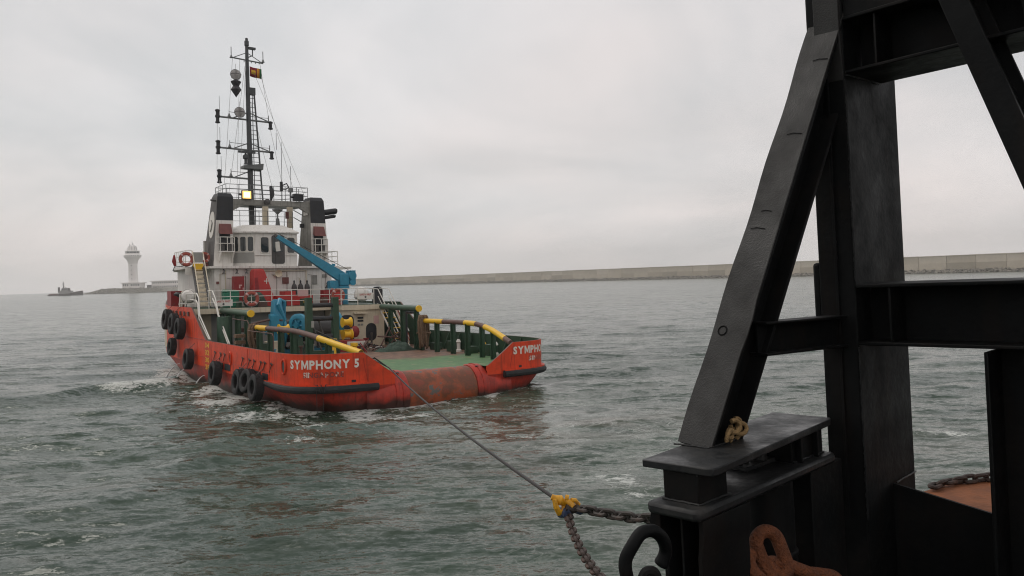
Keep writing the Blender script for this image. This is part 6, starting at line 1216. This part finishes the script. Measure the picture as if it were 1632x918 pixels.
for i, w in enumerate(([(-1.668, .08, .565), (-1.39, .08, .565)], [(-1.668, .085, .712), (-1.392, .085, .712)], [(-1.668, .082, .565), (-1.668, .31, .565)], [(-1.28, .27, .762), (-1.30, .50, .762)], [(-1.27, .275, .762), (-.97, .27, .762)], [(0, -.008, 1.22), (.45, -.008, 1.22)], [(-.006, -.006, .1), (-.006, -.006, 1.2)], [(-.006, -.006, 1.62), (-.006, -.006, 2.9)], [(0, -.01, 2.93), (.5, -.01, 2.93)], [(.41, -.02, .255), (.77, -.004, .255)], [(-.62, .145, .565), (-.24, .145, .565)])): weld(w, seed=i)
# bolts through the pads, rust-stained plates and cleats that break up the plain webs
for k in range(5):
    g = G(); g.lathe([(.018, 0), (.018, .012), (.009, .012), (.009, .022), (0, .022)], c=(-.9 + k * .065, .33, .585), n=6); g.obj('bolt', 'steel_worn', BARGE, smooth=30)

# ------------------------------------------------------------------ chains, tow gear (world frame)
def wpt(px, py, d): v = FW + RT * ((px - 816) / F_PX) - UP * ((py - 459) / F_PX); return Vector((0, 0, HC)) + v * d
def link_mesh(name, L_, Wd, r, m, stud=True, n=20, k=7):
    pts = []; hl, hw = L_ / 2 - Wd / 2, Wd / 2 - r
    for i in range(n):
        a = 2 * PI * i / n; c, s = math.cos(a), math.sin(a); pts.append(((hl if c > 0 else -hl) + (Wd / 2 - r) * c, hw * s, 0))
    g = G(); g.tube(pts, r, k, closed=True)
    if stud: g.tube([(0, -hw, 0), (0, hw, 0)], r * .75, 6)
    return g.mesh(name, m)
def chain(label, pts, pitch, ratio, m, group=None, stud=True, name='chain', roll0=0.0, jitter=.1):
    """individual links laid along a polyline, alternate links turned a quarter"""
    P_ = [Vector(p) for p in catmull([tuple(p) for p in pts], 24)]; S0 = [0]
    for a, b in zip(P_[:-1], P_[1:]): S0.append(S0[-1] + (b - a).length)
    t = thing(name, label, 'chain', Matrix.Translation(P_[0]), group); n = int(S0[-1] / pitch); L_ = pitch * 1.48; me = link_mesh('link', L_, L_ * .6, L_ * .098 * ratio, m, stud); rs = random.Random(len(label)); i = 0
    for k in range(n):
        s = (k + .5) * pitch
        while S0[i + 1] < s and i < len(S0) - 2: i += 1
        f = (s - S0[i]) / (S0[i + 1] - S0[i]); c = P_[i].lerp(P_[i + 1], f); d = (P_[i + 1] - P_[i]).normalized(); up = Vector((0, 0, 1)) if abs(d.z) < .9 else Vector((1, 0, 0)); y = up.cross(d).normalized(); z = d.cross(y)
        M = frame(c - P_[0], d, y, z) @ Matrix.Rotation(roll0 + (PI / 2 if k % 2 else 0) + rs.uniform(-jitter, jitter), 4, 'X'); o = bpy.data.objects.new('link', me); COL.objects.link(o); o.parent = t; o.matrix_basis = M
    return t
NODE = wpt(897, 806, 12.5)
def build_tow():
    st = MB_TUG @ Vector((-2.62, -1.42, 1.42)); w0 = MB_TUG @ Vector((-1.3, 11.4, 2.7)); w1 = MB_TUG @ Vector((-1.3, 9.1, 2.35)); w2 = MB_TUG @ Vector((-2.3, 3.0, 1.95))
    end = wpt(884, 794, 12.7); pts = [w0, w1, w2, st]
    for i in range(1, 25): t_ = i / 24; p = st.lerp(end, t_); p.z -= .35 * 4 * t_ * (1 - t_) * .5; pts.append(p)
    g = G(); g.tube([p for p in pts], .029, 8); o = g.obj('tow_wire', 'wire'); tag(o, 'dark steel tow wire from the tug winch over its stern to the yellow connector', 'wire')
    # second bight of wire on the stern
    g = G(); g.tube([MB_TUG @ Vector(p) for p in ((-.9, 9.1, 2.2), (-1.9, 3.5, 1.75), (-2.75, .2, 1.6), (-3.2, -1.3, 1.85), (-2.75, -1.4, 1.50))], .03, 6); tag(g.obj('pennant_wire', 'wire'), 'thinner slack pennant wire lying beside the tow wire on the stern', 'wire')
    # connector: yellow socket, shackles, blue pins
    t = thing('tow_connector', 'yellow and blue tow connector with shackles where wire and chains meet', 'shackle', Matrix.Translation(NODE)); s = 12.5 / F_PX
    def L2(x, y, z=0): return RT * (x * s) - UP * (y * s) + FW * z       # offsets in photo pixels round the node, then depth
    g = G(); g.tube([L2(-18, -14), L2(-13, -12), L2(-5, -8, .02), L2(-2, -6, .03), L2(4, -2, .05)], [.045, .05, .085, .06, .055], 16); g.obj('socket', 'tow_yellow', t)
    g = G(); g.tube([L2(-14, -12, -.08), L2(-11, 0, -.1), L2(-6, 10, -.05), L2(1, 9, 0), L2(3, -1, .06)], [.035, .045, .05, .045, .04], 12); g.obj('shackle_bow', 'tow_yellow', t)
    g = G(); g.tube([L2(3, -9, .02), L2(10, -5, 0), L2(17, 1, -.04)], [.04, .055, .05], 14); g.tube([L2(13, -9, 0), L2(20, -8, .02), L2(25, -2, .02), L2(23, 6, .02), L2(16, 8, 0)], .036, 10); g.obj('shackle_bow', 'tow_yellow', t)
    g = G(); g.cyl(L2(4, -12, .02), L2(9, -11, .02), .055, n=12); g.obj('pin_head', 'tow_yellow', t)
    g = G(); g.cyl(L2(-2, 9, .05), L2(12, 6, -.08), .05, n=12); g.cyl(L2(-4, 14, .05), L2(6, 11, -.1), .065, n=12); g.obj('pin', 'tow_blue', t)
    g = G(); g.tube([L2(18, 5, 0), L2(28, 7, 0), L2(34, 5, 0)], [.06, .075, .055], 10); g.obj('pin', 'tow_blue', t)
    g = G(); g.tube([L2(4, 2, -.05), L2(16, 6, -.03), L2(26, 3, 0)], .06, 8); g.tube([L2(5, 6, 0), L2(8, 14, 0), L2(12, 22, 0)], .07, 8); g.obj('tri_plate_arm', 'chain', t)
    chain('dark stud-link chain running level from the yellow connector to behind the black pedestal', [wpt(924, 810, 12.4), wpt(965, 818, 11.9), wpt(1010, 825, 11.4), wpt(1058, 826, 10.9), wpt(1130, 822, 10.1), wpt(1230, 812, 9.0)], .205, 1.1, 'chain', 'tow bridle chains', roll0=.35)
    chain('brown chain hanging from the yellow connector down out of the bottom of the picture', [wpt(905, 822, 12.4), wpt(914, 850, 11.6), wpt(931, 885, 10.6), wpt(955, 918, 9.6), wpt(985, 950, 8.7), wpt(1030, 985, 7.6)], .155, 1.0, 'chain_rusty', 'tow bridle chains', roll0=.5)
    # open steel hook by the pedestal
    t = thing('chain_hook', 'thick black open steel hook curling up beside the pedestal', 'hook', Matrix.Translation(wpt(1030, 880, 3.7))); O_ = wpt(1030, 880, 3.7)
    pp = [(1042, 990, 3.9), (1012, 955, 3.75), (999, 918, 3.7), (997, 893, 3.7), (1008, 870, 3.7), (1022, 850, 3.72), (1040, 846, 3.75), (1055, 857, 3.78), (1061, 876, 3.8), (1056, 893, 3.8), (1051, 902, 3.8)]
    g = G(); q = catmull([tuple(wpt(*p) - O_) for p in pp], 5); n = len(q); g.tube([tuple(x) for x in q], [.031] * (n - 6) + [.032, .034, .034, .033, .030, .02], 12); g.obj('hook_bar', 'steel', t)
    g = G(); q = catmull([tuple(wpt(*p) - O_) for p in ((1020, 960, 3.6), (1026, 920, 3.6), (1036, 911, 3.6), (1046, 920, 3.6), (1050, 960, 3.6))], 5); g.tube([tuple(x) for x in q], .026, 10); g.obj('hook_tongue', 'steel', t)
    # big rusty anchor chain behind the pedestal
    O2 = wpt(1240, 890, 4.4); t = thing('anchor_chain', 'huge orange rusty chain links heaped behind the black pedestal', 'chain', Matrix.Translation(O2)); me = link_mesh('link', .33, .215, .038, 'rust_chain', False, 28, 12)
    for px, py, d, ex, ey in ((1230, 884, 4.42, (-.3, .3, 1.0), (.9, .3, .2)), (1262, 908, 4.5, (.9, .2, -.42), (.1, -1, .45)), (1222, 916, 4.36, (.75, -.2, -.8), (.4, .7, .3)), (1310, 936, 4.6, (.9, .3, -.25), (.2, .3, .9))):
        X_ = Vector(ex).normalized(); Y_ = Vector(ey); Y_ = (Y_ - Y_.dot(X_) * X_).normalized(); o = bpy.data.objects.new('link', me); COL.objects.link(o); o.parent = t; o.matrix_basis = frame(wpt(px, py, d) - O2, X_, Y_, X_.cross(Y_))
    # small chain lying along the rusty deck edge
    D = lambda a, b: MB_BARGE @ Vector((a, b, .04))
    chain('small rusty chain lying along the edge of the orange deck', [D(1.2, .06), D(1.38, .03), D(1.55, -.06), D(1.72, -.19), D(1.78, -.36), D(1.84, -.6), D(1.86, -.9)], .09, 1.25, 'chain_rusty', None, False, jitter=.5, roll0=.6)
    # scrap of yellow-brown rope at the brace foot
    O3 = MB_BARGE @ Vector((-1.06, .30, .80)); t = thing('rope_scrap', 'tangled scrap of old tan rope wedged at the foot of the brace', 'rope', Matrix.Translation(O3)); rs = random.Random(4)
    for k in range(7):
        c = _e1 * rs.uniform(-.07, .09) + _e2 * rs.uniform(-.05, .02) + Vector((0, 0, rs.uniform(-.02, .05))); r_ = rs.uniform(.025, .05); a0 = rs.uniform(0, 6); tl = rs.uniform(-.5, .5)
        g = G(); g.tube([c + _e1 * (r_ * math.cos(a)) + Vector((0, 0, 1)) * (r_ * .75 * math.sin(a)) + _e2 * (tl * r_ * math.cos(a + .5)) for a in [a0 + 2 * PI * i / 14 * .85 for i in range(14)]], .013, 7); g.obj('strand', 'rope_pale', t)
build_tow()
